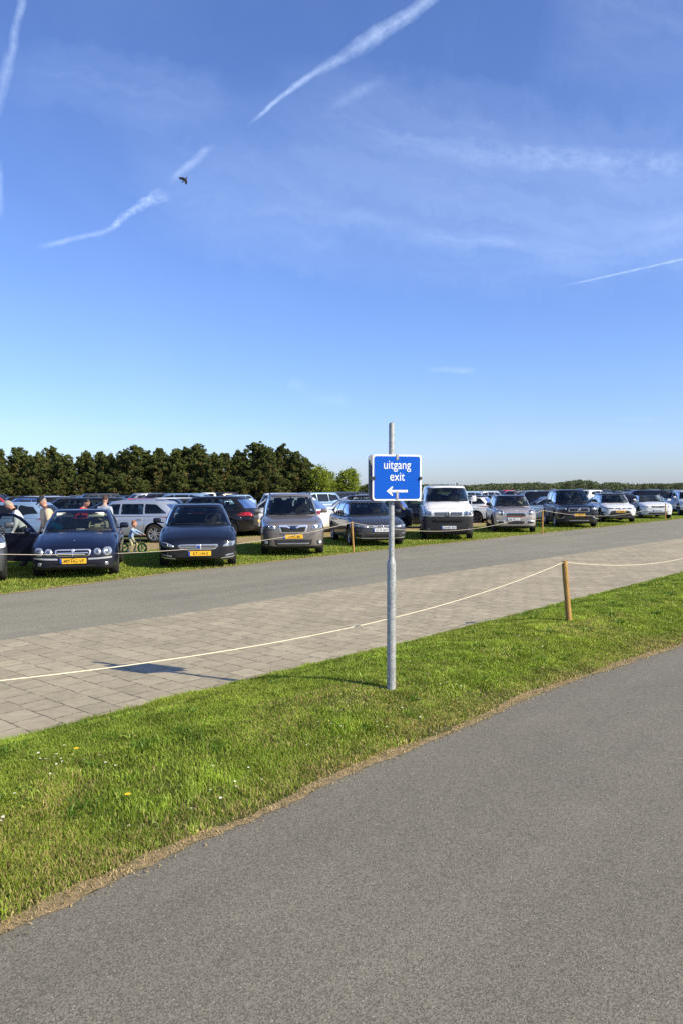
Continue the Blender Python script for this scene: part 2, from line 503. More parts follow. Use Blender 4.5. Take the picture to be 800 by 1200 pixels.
    dl = [[(hy, dz1), (hy+.02, .5), (hy, dz0)], [(bp, dz1), (bp+.01, dz0)], [(cp+.06, dz1), (min(cp+.05, axles[1]-ar+.05), .62), (axles[1]-ar-.06, dz0+.1)], [(hy, dz0), (axles[1]-ar-.08, dz0)]]
    for ax in 'LR':
        strips('door_gap', body_bvh, ax, dl, .010, M_SEAM, root, off=.002)
        if s.get('clad'):
            ls = [[(y0+fo+(ar+.025)*math.cos(a), wr+.01+(ar+.025)*math.sin(a)) for a in np.linspace(-.25, math.pi+.25, 14)],
                  [(y0+fo+wb+(ar+.025)*math.cos(a), wr+.01+(ar+.025)*math.sin(a)) for a in np.linspace(-.25, math.pi+.25, 14)],
                  [(axles[0]+ar, .29), (axles[1]-ar, .29)]]
            strips('wheel_arch_trim', body_bvh, ax, ls, .07, M_PLASTIC, root, off=.008)
        sgn = 1 if ax == 'L' else -1
        for hy2 in (bp-.16, cp-.12):
            if s.get('panels') == 1 and hy2 > bp: continue
            h = hit(body_bvh, ax, hy2, bh-.13, .02)
            bm = bmesh.new(); bm_box(bm, h, (.03, .17, .026), bev=.008); bmobj('door_handle', bm, s.get('handle', pm), root, True, 40)
    # ---- mirrors
    mz = zl0+.06
    for sx in (-1, 1):
        bm = bmesh.new(); my = yf(zl0)+.30; mw = s.get('mirror', .17)
        bm_box(bm, (sx*(W/2+mw*.45), my, mz+.02), (mw*1.15, .11, s.get('mirror_h', .125)), bev=.042, seg=3)
        bm_box(bm, (sx*(W/2-.035), my+.01, mz-.035), (.13, .05, .03), bev=.01)
        bmobj('wing_mirror', bm, s.get('mirror_paint', pm), root, True, 50)
    # ---- interior
    if see:
        sm, dm = s.get('seat', M_SEATD), s.get('dash', M_DASH)
        bm = bmesh.new(); zi = max(ch, bh)+.004
        bm_box(bm, (0, (yf(zl0)+.30), zi+.012), (wbt*1.7, .46, .035), bev=.012)
        bm_box(bm, (.36, (yf(zl0)+.47), zi+.035), (.34, .16, .05), bev=.02)
        bmobj('dashboard', bm, dm, root, True, 50)
        sy = yf(zl0)+s.get('seat_y', 1.15)
        for x in (-.36, .36):
            bm = bmesh.new()
            tilt = Matrix.Rotation(R(-14), 3, 'X')
            hz = min(.36, H-.09-zi-.16)
            bm_box(bm, (x, sy, zi+hz*.40), (.46, .12, hz*.9), tilt, .05, 3)
            bm_box(bm, (x, sy+.06, zi+hz*.86+.10), (.26, .09, .16), tilt, .04, 3)
            bm_cyl(bm, (x-.05, sy+.05, zi+hz*.7), (x-.05, sy+.07, zi+hz+.1), .008); bm_cyl(bm, (x+.05, sy+.05, zi+hz*.7), (x+.05, sy+.07, zi+hz+.1), .008)
            bmobj('seat', bm, sm, root, True, 50)
        bm = bmesh.new(); bm_box(bm, (0, min(sy+.85, yr(zl0)-.35), zi+.09), (1.25, .13, .26), Matrix.Rotation(R(-16), 3, 'X'), .05, 3)
        for x in (-.42, .42): bm_box(bm, (x, min(sy+.90, yr(zl0)-.30), zi+.27), (.25, .08, .13), None, .035, 3)
        bmobj('rear_seat', bm, sm, root, True, 50)
        bm = bmesh.new()
        ct = Vector((.36, yf(zl0)+.60, zi+.09)); rot = Matrix.Rotation(R(62), 3, 'X')
        prev = None
        for k in range(25):
            a = 2*math.pi*k/24; q = ct+rot @ Vector((.18*math.cos(a), .18*math.sin(a), 0))
            if prev is not None: bm_cyl(bm, prev, q, .016, seg=6)
            prev = q
        bm_box(bm, ct, (.13, .10, .04), rot, .015); bm_box(bm, ct, (.34, .03, .015), rot)
        bmobj('steering_wheel', bm, s.get('wheel_trim', M_DASH), root, True, 50)
        bm = bmesh.new(); bm_box(bm, (0, yf(zl1)+.16, zl1-.07), (.23, .025, .06), None, .01); bm_box(bm, (0, yf(zl1)+.12, zl1-.035), (.03, .03, .07))
        bmobj('rear_view_mirror', bm, M_PLASTIC, root, True, 50)
    # ---- front details from the list
    for f in s.get('front', []):
        nm, mt_, poly, off = f[:4]; both = f[4] if len(f) > 4 else False
        for q in ([poly, mir(poly)] if both else [poly]):
            nr = 8 if (max(p[1] for p in poly)-min(p[1] for p in poly)) > .05 else 4
            patch(nm, body_bvh, 'F', q, mt_, root, off=off, rows=nr, cols=12)
    for f in s.get('front_lines', []):
        nm, mt_, lines, w, off = f
        if nm in ('mesh_bar', 'emblem_stroke'): strips(nm, body_bvh, 'F', lines, w, mt_, root, off)
        else:
            for ln in lines: strips(nm, body_bvh, 'F', [ln], w, mt_, root, off)
    for f in s.get('rear', []):
        nm, mt_, poly, off = f[:4]; both = f[4] if len(f) > 4 else False
        for q in ([poly, mir(poly)] if both else [poly]): patch(nm, body_bvh, 'B', q, mt_, root, off=off, rows=6, cols=8)
    for f in s.get('side', []):
        nm, mt_, poly, off = f[:4]
        for ax in 'LR': patch(nm, body_bvh, ax, poly, mt_, root, off=off, rows=6, cols=8)
    # wipers
    bm = bmesh.new()
    for x0_, x1_ in ((-.55, .02), (.0, .58)):
        pts = []
        for k in range(6):
            t = k/5; pts.append(hit(cab_bvh, 'F', x0_+(x1_-x0_)*t, zl0-.012+.02*t, .012))
        for a, b in zip(pts, pts[1:]): bm_cyl(bm, a, b, .007, seg=5)
    bmobj('wiper', bm, M_PLASTIC, root)
    # roof rails
    if s.get('rails'):
        for sx in (-1, 1):
            bm = bmesh.new(); xx = sx*(wrt-.06); ys = np.linspace(yw1+.25, yr1-.2, 8); pts = []
            for i, y in enumerate(ys):
                h = cab_bvh.ray_cast(Vector((xx, y, 10)), Vector((0, 0, -1)))[0]
                pts.append(Vector((xx, y, h.z+(.045 if 0 < i < 7 else -.005))))
            for a, b in zip(pts, pts[1:]): bm_cyl(bm, a, b, .014, seg=8)
            bmobj('roof_rail', bm, s['rails'], root, True, 50)
    # number plate
    if s.get('plate'):
        txt, pmat, pz, band, px_ = s['plate']
        h = hit(body_bvh, 'F', px_, pz, 0)
        fy = min(hit(body_bvh, 'F', px_+dx, pz+dz, 0).y for dx in (-.26, 0, .26) for dz in (-.055, .055))-.008
        bm = bmesh.new(); bm_box(bm, (px_, fy, pz), (.52, .012, .11), None, .003, 1)
        pl = bmobj('number_plate', bm, pmat, root)
        if band:
            bm = bmesh.new(); bm_box(bm, (px_-.238, fy-.0075, pz), (.042, .003, .104)); bmobj('country_band', bm, M_PLB, pl)
        t = text_mesh(txt, .098, .92); t.data.materials.append(M_INK); t.parent = pl
        t.location = (px_+.02, fy-.009, pz-.034); t.rotation_euler = (R(90), 0, 0); t.name = 'lettering'
    return root

def text_mesh(txt, size, sx=1.0, bold=.0, ext=.0008):
    cu = bpy.data.curves.new('t', 'FONT'); cu.body = txt; cu.size = size; cu.align_x = 'CENTER'; cu.extrude = ext; cu.offset = bold
    o = bpy.data.objects.new('t', cu); COL.objects.link(o); bpy.context.view_layer.update()
    me = bpy.data.meshes.new_from_object(o.evaluated_get(bpy.context.evaluated_depsgraph_get()))
    bpy.data.objects.remove(o)
    for v in me.vertices: v.co.x *= sx
    me.materials.clear()
    return mesh_obj('lettering', me, [])

WCACHE = {}
def wheel(root, loc, r, sx, rim_mat, spokes, detail):
    key = (round(r, 3), sx, rim_mat.name, spokes, detail)
    w = empty('wheel', loc, 0, root)
    if key not in WCACHE:
        wd = .20
        prof = [(r*.66, -wd*.42), (r*.70, -wd*.5), (r*.90, -wd*.5), (r*.965, -wd*.42), (r, -wd*.3), (r, wd*.3), (r*.965, wd*.42), (r*.90, wd*.5), (r*.70, wd*.5), (r*.66, wd*.42)]
        N = 32 if detail else 16; vs = []; fs = []; n = len(prof)
        for k in range(N):
            a = 2*math.pi*k/N
            for rr, x in prof: vs.append((x, rr*math.cos(a), rr*math.sin(a)))
        for k in range(N):
            for i in range(n-1):
                a0 = k*n+i; a1 = ((k+1) % N)*n+i; fs.append((a0, a0+1, a1+1, a1))
        me = bpy.data.meshes.new('tyre'); me.from_pydata(vs, [], fs); me.polygons.foreach_set('use_smooth', [True]*len(fs)); me.materials.append(M_TYRE)
        bm = bmesh.new(); ox = sx*wd*.30
        bm_cyl(bm, (sx*wd*.05, 0, 0), (sx*wd*.10, 0, 0), r*.67, seg=24)
        for f in bm.faces: f.material_index = 1
        nf = len(bm.faces)
        # rim lip
        b2 = []
        for k in range(24):
            a = 2*math.pi*k/24; b = 2*math.pi*(k+1)/24
            q = []
            for ang in (a, b):
                for rr, xx in ((r*.70, sx*wd*.46), (r*.63, sx*wd*.40), (r*.62, sx*wd*.1)):
                    q.append(bm.verts.new((xx, rr*math.cos(ang), rr*math.sin(ang))))
            bm.faces.new((q[0], q[1], q[4], q[3])); bm.faces.new((q[1], q[2], q[5], q[4]))
        for k in range(spokes):
            a = 2*math.pi*k/spokes
            d = Vector((0, math.cos(a), math.sin(a))); tt = Vector((0, -math.sin(a), math.cos(a)))
            if spokes <= 6:
                for sgn in (-1, 1):
                    p0 = d*r*.10+tt*sgn*r*.06; p1 = d*r*.64+tt*sgn*r*.13
                    q = [p0-tt*r*.045, p0+tt*r*.045, p1+tt*r*.05, p1-tt*r*.05]
                    f0 = [bm.verts.new(v+Vector((sx*wd*.34, 0, 0))) for v in q]; f1 = [bm.verts.new(v*1.0+Vector((sx*wd*.15, 0, 0))) for v in q]
                    bm.faces.new(f0); 
                    for i in range(4): bm.faces.new((f0[i], f0[(i+1) % 4], f1[(i+1) % 4], f1[i]))
            else:
                p0 = d*r*.10; p1 = d*r*.64
                q = [p0-tt*r*.04, p0+tt*r*.04, p1+tt*r*.05, p1-tt*r*.05]
                f0 = [bm.verts.new(v+Vector((sx*wd*.34, 0, 0))) for v in q]; f1 = [bm.verts.new(v+Vector((sx*wd*.15, 0, 0))) for v in q]
                bm.faces.new(f0)
                for i in range(4): bm.faces.new((f0[i], f0[(i+1) % 4], f1[(i+1) % 4], f1[i]))
        bm_cyl(bm, (sx*wd*.1, 0, 0), (sx*wd*.38, 0, 0), r*.15, r*.12, seg=14)
        bmesh.ops.recalc_face_normals(bm, faces=bm.faces)
        mr = bpy.data.meshes.new('rim'); bm.to_mesh(mr); bm.free(); mr.materials.append(rim_mat); mr.materials.append(M_PLASTIC)
        WCACHE[key] = (me, mr)
    a, b = WCACHE[key]
    mesh_obj('tyre', a, [], w); mesh_obj('rim', b, [], w)
    return w

def at(px, d):
    d = d*(KH if d < 100 else 1); r = ray(px, 577); return (r.x/r.y*d, d)

def put(root, wpt, phi, lpt=(0, 0)):
    """turn by phi and move so that the local point lpt lies at wpt"""
    c, s = math.cos(phi), math.sin(phi)
    root.rotation_euler = (0, 0, phi)
    root.location = (wpt[0]-(c*lpt[0]-s*lpt[1]), wpt[1]-(s*lpt[0]+c*lpt[1]), 0)

# ================================================================== PEOPLE
def skin_chain(verts, edges, radii, sub=2):
    me = bpy.data.meshes.new('sk'); me.from_pydata([tuple(v) for v in verts], edges, [])
    o = bpy.data.objects.new('sk', me); COL.objects.link(o)
    md = o.modifiers.new('s', 'SKIN'); md.branch_smoothing = .4
    for i, v in enumerate(me.skin_vertices[0].data):
        r_ = radii[i]; v.radius = (r_, r_) if not isinstance(r_, tuple) else r_; v.use_root = (i == 0)
    sb = o.modifiers.new('u', 'SUBSURF'); sb.levels = sub; sb.render_levels = sub
    bpy.context.view_layer.update()
    res = bpy.data.meshes.new_from_object(o.evaluated_get(bpy.context.evaluated_depsgraph_get()))
    bpy.data.objects.remove(o); return res

def make_person(name, J, mats, label, cat='person', scale=1.0, hair=None, hat=None, group=None):
    """J: dict of joints (metres, local; figure faces -Y by its own joints).  mats: top, legs, shoes, sleeve(bool skin forearm)"""
    order = ['pelvis', 'waist', 'chest', 'neckb', 'neck', 'head', 'shl', 'ell', 'wrl', 'pal', 'shr', 'elr', 'wrr', 'par', 'hil', 'knl', 'anl', 'tol', 'hir', 'knr', 'anr', 'tor']
    V = [Vector(J[k])*scale for k in order]; ix = {k: i for i, k in enumerate(order)}
    E_ = [('pelvis', 'waist'), ('waist', 'chest'), ('chest', 'neckb'), ('neckb', 'neck'), ('neck', 'head'), ('chest', 'shl'), ('shl', 'ell'), ('ell', 'wrl'), ('wrl', 'pal'),
          ('chest', 'shr'), ('shr', 'elr'), ('elr', 'wrr'), ('wrr', 'par'), ('pelvis', 'hil'), ('hil', 'knl'), ('knl', 'anl'), ('anl', 'tol'), ('pelvis', 'hir'), ('hir', 'knr'), ('knr', 'anr'), ('anr', 'tor')]
    bulk = mats.get('bulk', 1.0)
    rad = dict(pelvis=(.155*bulk, .12*bulk), waist=(.145*bulk, .115*bulk), chest=(.175*bulk, .125*bulk), neckb=.075, neck=.055, head=.05, shl=.070*bulk, ell=.050, wrl=.030, pal=.026, shr=.070*bulk, elr=.050, wrr=.030, par=.026,
               hil=.095, knl=.062, anl=.045, tol=.036, hir=.095, knr=.062, anr=.045, tor=.036)
    r_ = [tuple(q*scale for q in rad[k]) if isinstance(rad[k], tuple) else rad[k]*scale for k in order]
    me = skin_chain(V, [(ix[a], ix[b]) for a, b in E_], r_)
    bm = bmesh.new(); bm.from_mesh(me)
    for f in bm.faces:
        c = f.calc_center_median()
        best = None
        for a, b in E_:
            A, B = V[ix[a]], V[ix[b]]; d = B-A; t = max(0, min(1, (c-A).dot(d)/max(1e-9, d.dot(d)))); q = (c-(A+d*t)).length
            if best is None or q < best[0]: best = (q, a, b, t)
        a, b = best[1], best[2]
        mi = 1
        if b in ('neck', 'head'): mi = 0
        elif b in ('pal', 'par'): mi = 0
        elif b in ('wrl', 'wrr') and mats.get('bare', False): mi = 0
        elif b in ('knl', 'anl', 'knr', 'anr'): mi = 2
        elif b in ('tol', 'tor'): mi = 3
        elif b in ('hil', 'hir'): mi = 2
        f.material_index = mi; f.smooth = True
    # head: an egg with nose, eyes and ears, merged into the same mesh
    hd = V[ix['head']]; look = Vector(J.get('look', (0, -1, 0))).normalized(); upv = (V[ix['head']]-V[ix['neck']]).normalized()
    sidev = look.cross(upv).normalized(); upv = sidev.cross(look).normalized()
    HM = Matrix((sidev, -look, upv)).transposed()
    hs = scale*mats.get('headk', 1.0); hc = hd+upv*.06*hs
    n0 = len(bm.faces)
    bm_sphere(bm, hc, (.076*hs, .092*hs, .115*hs), 18, HM); bm_sphere(bm, hc+HM @ Vector((0, -.03, -.06))*hs, (.055*hs, .062*hs, .058*hs), 12, HM)
    bm_sphere(bm, hc+HM @ Vector((0, -.094, -.018))*hs, (.013*hs, .02*hs, .024*hs), 8, HM)
    for s in (-1, 1): bm_sphere(bm, hc+HM @ Vector((s*.078, .005, -.01))*hs, (.012*hs, .02*hs, .032*hs), 8, HM)
    bm.faces.ensure_lookup_table()
    for f in bm.faces[n0:]: f.material_index = 0; f.smooth = True
    n0 = len(bm.faces)
    for s in (-1, 1): bm_sphere(bm, hc+HM @ Vector((s*.030, -.079, .012))*hs, (.010*hs, .009*hs, .006*hs), 6, HM)
    bm_box(bm, hc+HM @ Vector((0, -.086, -.062))*hs, (.042*hs, .010*hs, .007*hs), HM)
    bm.faces.ensure_lookup_table()
    for f in bm.faces[n0:]: f.material_index = 4
    # hands: five separate bent fingers rooted in the palm
    for sd_, w, p in ((1, 'wrl', 'pal'), (-1, 'wrr', 'par')):
        W_, P_ = V[ix[w]], V[ix[p]]; d = (P_-W_).normalized(); sde = d.cross(Vector((0, 0, 1)) if abs(d.z) < .9 else Vector((0, 1, 0))).normalized(); nn = d.cross(sde).normalized()
        for k, (off, ln) in enumerate(((-.030, .055), (-.011, .072), (.010, .076), (.030, .066), (.042, .045))):
            thumb = k == 4
            a = P_+sde*off*scale*.9 - (d*.04*scale if thumb else Vector())
            dd = (d*.7+sde*.8).normalized() if thumb else d
            b = a+dd*ln*.55*scale; c = b+(dd*.8+nn*.5*sd_).normalized()*ln*.5*scale
            m2 = skin_chain([P_-d*.02*scale, a, b, c], [(0, 1), (1, 2), (2, 3)], [.012*scale, .0095*scale, .0085*scale, .007*scale], 1)
            n0 = len(bm.faces); bm.from_mesh(m2); bm.faces.ensure_lookup_table()
            for f in bm.faces[n0:]: f.material_index = 0; f.smooth = True
    me = bpy.data.meshes.new('body')
    for m_ in (mats.get('skin', M_SKIN), mats['top'], mats['legs'], mats['shoes'], mat('feature_dark', (.05, .025, .02), .6)): me.materials.append(m_)
    bm.to_mesh(me); bm.free()
    root = empty(name)
    mesh_obj('body', me, [], root)
    if hair:
        bm = bmesh.new(); hm, full = hair
        bm_sphere(bm, hc+HM @ Vector((0, .018, .028))*hs, (.084*hs, .092*hs, .105*hs), 18, HM)
        rj = random.Random(3)
        for v in bm.verts: v.co += Vector((rj.uniform(-1, 1), rj.uniform(-1, 1), rj.uniform(-1, 1)))*.004*hs*(3 if full else 1)
        cut = [v for v in bm.verts if (HM.inverted() @ (v.co-hc)).y < -.03*hs and (HM.inverted() @ (v.co-hc)).z < .055*hs or (HM.inverted() @ (v.co-hc)).z < (-.09 if full else -.035)*hs]
        bmesh.ops.delete(bm, geom=cut, context='VERTS')
        bmobj('hair', bm, hm, root, True)
    if hat:
        bm = bmesh.new(); bm_sphere(bm, hc+HM @ Vector((0, .004, .055))*hs, (.096*hs, .114*hs, .098*hs), 18, HM)
        cut = [v for v in bm.verts if (HM.inverted() @ (v.co-hc)).z < .035*hs]; bmesh.ops.delete(bm, geom=cut, context='VERTS')
        bm_box(bm, hc+HM @ Vector((0, -.125, .045))*hs, (.13*hs, .09*hs, .012*hs), HM @ Matrix.Rotation(R(8), 3, 'X'), .005)
        bmobj('cap', bm, hat, root, True, 50)
    tag(root, label, cat, group)
    return root

def stand(**k):
    J = dict(pelvis=(0, 0, .95), waist=(0, 0, 1.10), chest=(0, 0, 1.32), neckb=(0, .01, 1.46), neck=(0, 0, 1.53), head=(0, -.01, 1.59), shl=(.19, 0, 1.40), ell=(.25, .02, 1.12), wrl=(.24, -.08, .90), pal=(.24, -.10, .83),
             shr=(-.19, 0, 1.40), elr=(-.25, .02, 1.12), wrr=(-.24, -.08, .90), par=(-.24, -.10, .83), hil=(.10, 0, .88), knl=(.11, -.02, .49), anl=(.11, .03, .09), tol=(.12, -.12, .045),
             hir=(-.10, 0, .88), knr=(-.11, -.02, .49), anr=(-.11, .03, .09), tor=(-.12, -.12, .045)); J.update(k); return J
def lean(J, ang, keys=('waist', 'chest', 'neckb', 'neck', 'head', 'shl', 'ell', 'wrl', 'pal', 'shr', 'elr', 'wrr', 'par')):
    pv = Vector(J['pelvis']); M_ = Matrix.Rotation(R(ang), 3, 'X'); J = dict(J)
    for k in keys: J[k] = tuple(pv+M_ @ (Vector(J[k])-pv))
    if ang: J['look'] = tuple(M_ @ Vector(J.get('look', (0, -1, 0))))
    return J
C_BEIGE = mat('beige_jacket', (.58, .47, .33), .85, var=.12, vscale=6); C_WHITE = mat('white_shirt', (.75, .76, .78), .85, var=.08)
C_NAVY = mat('dark_trousers', (.02, .025, .04), .85, var=.2); C_GREYS = mat('grey_shirt', (.36, .40, .46), .85, var=.12); C_RED = mat('red_top', (.62, .03, .05), .8, var=.1)
C_SHOE = mat('shoe', (.03, .025, .02), .7); C_KHAKI = mat('khaki_trousers', (.42, .40, .25), .85, var=.15)
H_BROWN = mat('brown_hair', (.06, .03, .018), .7, var=.3, vscale=60); H_DARK = mat('dark_hair', (.012, .009, .008), .6, var=.3, vscale=60); H_GREY = mat('grey_hair', (.30, .25, .21), .7, var=.3, vscale=60)
H_GINGER = mat('ginger_hair', (.34, .12, .04), .7, var=.3, vscale=60)
TALL = .97
# man in the beige jacket and dark cap, looking down to the image left
p = make_person('person', lean(stand(look=(0, -.85, -.5), ell=(.26, -.06, 1.13), wrl=(.23, -.20, .92), pal=(.22, -.25, .86), elr=(-.26, -.04, 1.12), wrr=(-.23, -.16, .90), par=(-.22, -.21, .84)), 9),
                dict(top=C_BEIGE, legs=C_NAVY, shoes=C_SHOE, bulk=1.65), 'man in beige jacket and dark cap behind the open car door', hair=(H_GREY, False), hat=mat('dark_cap', (.012, .016, .03), .85))
p.scale = (.97,)*3; put(p, at(57, 17.9), R(-52))
# bending bald man in a white shirt with a dark jacket over his arm
p = make_person('person', lean(stand(look=(0, -.8, -.6), ell=(.25, -.14, 1.14), wrl=(.22, -.34, .98), pal=(.21, -.40, .94), elr=(-.25, -.14, 1.13), wrr=(-.22, -.32, .96), par=(-.21, -.38, .92)), 26),
                dict(top=C_WHITE, legs=C_NAVY, shoes=C_SHOE, bulk=1.25), 'balding man in a white shirt bending forward at the left edge', hair=(H_GREY, False))
p.scale = (.97,)*3; put(p, at(28, 17.6), R(-62))
bm = bmesh.new(); bm_box(bm, (.06, -.56, .86), (.46, .22, .40), Matrix.Rotation(R(18), 3, 'X'), .08, 3)
jk = bmobj('jacket', bm, mat('navy_cloth', (.02, .028, .05), .9, var=.3), p, True, 60)
# woman in red
p = make_person('person', lean(stand(look=(0, -.9, -.35)), 22), dict(top=C_RED, legs=C_NAVY, shoes=C_SHOE, bulk=.95), 'dark haired person in a red top behind the roof of the dark blue saloon', hair=(H_DARK, True))
p.scale = (.94,)*3; put(p, at(93, 21.6), R(70))
# man in the grey shirt, back to the camera
p = make_person('person', lean(stand(look=(0, -1, -.2)), 5), dict(top=C_GREYS, legs=C_NAVY, shoes=C_SHOE, bulk=1.15), 'brown haired man in a grey shirt with his back turned', hair=(H_BROWN, False))
p.scale = (.965,)*3; put(p, at(122, 20.9), R(168))
# child on the balance bicycle
KS = .60
J = dict(pelvis=(0, .06, .70), waist=(0, .03, .85), chest=(0, -.06, 1.08), neckb=(0, -.10, 1.21), neck=(0, -.12, 1.28), head=(0, -.14, 1.34), shl=(.16, -.07, 1.15), ell=(.24, -.28, 1.02), wrl=(.22, -.50, .92), pal=(.21, -.57, .90),
         shr=(-.16, -.07, 1.15), elr=(-.24, -.28, 1.02), wrr=(-.22, -.50, .92), par=(-.21, -.57, .90), hil=(.10, .04, .66), knl=(.15, -.20, .42), anl=(.16, -.02, .09), tol=(.17, -.15, .045),
         hir=(-.10, .04, .66), knr=(-.15, -.10, .40), anr=(-.16, .16, .10), tor=(-.17, .02, .045), look=(0, -1, -.1))
ck = make_person('person', J, dict(top=mat('blue_white_top', (.30, .42, .62), .85, var=.5, vscale=14), legs=C_KHAKI, shoes=mat('white_shoe', (.6, .6, .58), .7), headk=1.35), 'small ginger haired child in a blue top riding the green wheeled bicycle', scale=KS, hair=(H_GINGER, True))
def bike():
    b = empty('balance_bicycle'); gr = mat('lime_rim', (.16, .75, .08), .4); fr = mat('bike_frame', (.03, .05, .03), .4)
    for y in (-.33, .25):
        w = empty('wheel', (0, y, .15), 0, b)
        for nm, rr_, tr, mt_ in (('tyre', .135, .020, M_TYRE), ('rim', .108, .016, gr)):
            pts = [(0, rr_*math.cos(2*math.pi*k/24), rr_*math.sin(2*math.pi*k/24)) for k in range(25)]
            o_ = tube(nm, pts, tr, mt_, w, 8)
            if nm == 'rim':
                pass
        bm = bmesh.new()
        for k in range(5):
            a = 2*math.pi*k/5; bm_cyl(bm, (0, 0, 0), (0, .105*math.cos(a), .105*math.sin(a)), .010, .008, 6)
        bm_cyl(bm, (-.03, 0, 0), (.03, 0, 0), .022, None, 10); bmobj('spoke_star', bm, gr, w)
    bm = bmesh.new(); bm_cyl(bm, (0, -.33, .15), (0, -.27, .36), .016); bm_cyl(bm, (0, -.27, .36), (0, .02, .26), .017); bm_cyl(bm, (0, .02, .26), (0, .25, .15), .015); bm_cyl(bm, (0, .02, .26), (0, .06, .38), .014)
    bmobj('frame', bm, fr, b)
    bm = bmesh.new(); bm_cyl(bm, (0, -.27, .36), (0, -.29, .53), .013); bm_cyl(bm, (-.17, -.31, .54), (.17, -.31, .54), .012); bmobj('handlebar', bm, M_PLASTIC, b)
    bm = bmesh.new(); bm_box(bm, (0, .06, .39), (.10, .19, .04), None, .018); bmobj('saddle', bm, M_PLASTIC, b, True, 50)
    return b
bk = bike(); tag(bk, 'small balance bicycle with lime green wheels ridden by the child', 'bicycle')
pos = G(155, 648); 
for o_ in (ck, bk): put(o_, pos, R(78), (0, 0))
o_ = None


# ================================================================== CARS
def rot_poly(p): return p
def sedan(**k):
    d = dict(L=4.67, W=1.79, H=1.40, nose=.68, cowl=.93, belt=.93, tail=.95, hood=1.30, screen_top=2.05, roof_end=3.25, trunk=.85, wheel_r=.32, bpillar=2.45, cpillar=3.35); d.update(k); return d
def estate(**k):
    d = dict(L=4.65, W=1.85, H=1.48, nose=.76, cowl=.97, belt=.97, tail=1.0, hood=1.25, screen_top=1.95, roof_end=4.02, trunk=.20, wheel_r=.33, bpillar=2.42, cpillar=3.30, qmargin=.30); d.update(k); return d
def suv(**k):
    d = dict(L=4.60, W=1.84, H=1.70, nose=.93, cowl=1.10, belt=1.08, tail=1.08, hood=1.15, screen_top=1.75, roof_end=4.08, trunk=.16, wheel_r=.36, bpillar=2.35, cpillar=3.25, cab_wr=.73, clad=1, qmargin=.26, clad_z=.40); d.update(k); return d
def hatch(**k):
    d = dict(L=4.30, W=1.80, H=1.47, nose=.78, cowl=.97, belt=.96, tail=1.0, hood=1.12, screen_top=1.8, roof_end=3.72, trunk=.18, wheel_r=.32, bpillar=2.25, cpillar=3.1); d.update(k); return d
def van(**k):
    d = dict(L=4.90, W=1.90, H=1.97, nose=1.12, cowl=1.36, belt=1.30, tail=1.28, hood=.82, screen_top=1.42, roof_end=4.84, trunk=.05, wheel_r=.34, bpillar=1.95, cpillar=3.3, clad_z=.33, front_z=.865, cab_wb=.93, cab_wr=.80, curve=.05, nose_w=.74, mirror=.15, mirror_h=.22, front_overhang=.88, wheelbase=3.0, bonnet_steep=1); d.update(k); return d

def axle(s, rear=False):
    wb = s.get('wheelbase', s['L']*.59); fo = s.get('front_overhang', (s['L']-wb)*.47)
    return -s['L']/2+fo+(wb if rear else 0)

FRONT = 'front row of cars facing the road'
SIDE2 = 'cars parked across the sandy track'
# --- dark blue saloon
sj = sedan(paint=P_NAVY, seat=M_SEATL, dash=M_DASHL, wheel_trim=M_SEATL, hood_bulge=.03, plate=('9D-HG-VF', M_PLY, .385, True, 0.0), front=[
    ('grille', M_CHROME, rnd([(-.39, .635), (.39, .635), (.35, .475), (-.35, .475)], .07), .010),
    ('grille_mesh', M_GLOSSB, rnd([(-.37, .615), (.37, .615), (.335, .487), (-.335, .487)], .06), .018),
    ('headlight', M_CHROME, disc(.675, .575, .098), .010, True), ('headlight', M_LAMP, disc(.675, .575, .086), .022, True),
    ('lamp_reflector', M_LAMPB, disc(.675, .575, .050), .030, True),
    ('headlight', M_CHROME, disc(.478, .57, .078), .010, True), ('headlight', M_LAMP, disc(.478, .57, .068), .020, True),
    ('lamp_reflector', M_LAMPB, disc(.478, .57, .038), .028, True),
    ('lower_intake', M_PLASTIC, rnd([(-.50, .30), (.50, .30), (.42, .235), (-.42, .235)], .03), .006),
    ('fog_lamp', M_LAMP, disc(.66, .32, .042), .012, True), ('emblem', M_CHROME, disc(0, .60, .035), .030)],
    front_lines=[('bumper_trim', M_CHROME, [[(.30, .425), (.50, .432), (.76, .450)], [(-.30, .425), (-.50, .432), (-.76, .450)]], .034, .016),
                 ('grille_bar', M_CHROME, [[(0, .50), (0, .60)], [(-.3, .55), (.3, .55)]], .014, .028),
                 ('bumper_gap', M_SEAM, [[(-.85, .31), (-.3, .33), (.3, .33), (.85, .31)]], .012, .004)])
jag = make_car('parked_car', sj)
put(jag, G(91, 674), R(14), (0, axle(sj)))
tag(jag, 'dark blue saloon with four round headlights and a front door standing open', 'car', FRONT)
# bonnet ornament
bm = bmesh.new(); bm_box(bm, (0, -1.95, .775), (.02, .10, .02), None, .006); bm_box(bm, (0, -1.99, .79), (.015, .05, .012), None, .004)
bmobj('bonnet_ornament', bm, M_CHROME, jag, True, 40)
# things on the parcel shelf / sun visors / dashboard paper, teal sunshade seen through the windscreen
for x in (-.34, .34):
    bm = bmesh.new(); bm_box(bm, (x, -.40, 1.285), (.36, .02, .11), Matrix.Rotation(R(-25), 3, 'X'), .01)
    bmobj('sun_visor', bm, mat('visor', (.75, .74, .62), .7), jag, True, 50)
bm = bmesh.new(); bm_box(bm, (-.50, -.62, 1.03), (.26, .10, .12), Matrix.Rotation(R(25), 3, 'Y'), .02)
o = bmobj('sun_shade', bm, M_TEAL, jag, True, 50); o['label'] = 'teal cloth bundle on the dashboard'
bm = bmesh.new(); bm_box(bm, (.03, -.86, .965), (.18, .10, .012), Matrix.Rotation(R(20), 3, 'X')); bmobj('parking_ticket', bm, M_PAPER, jag)
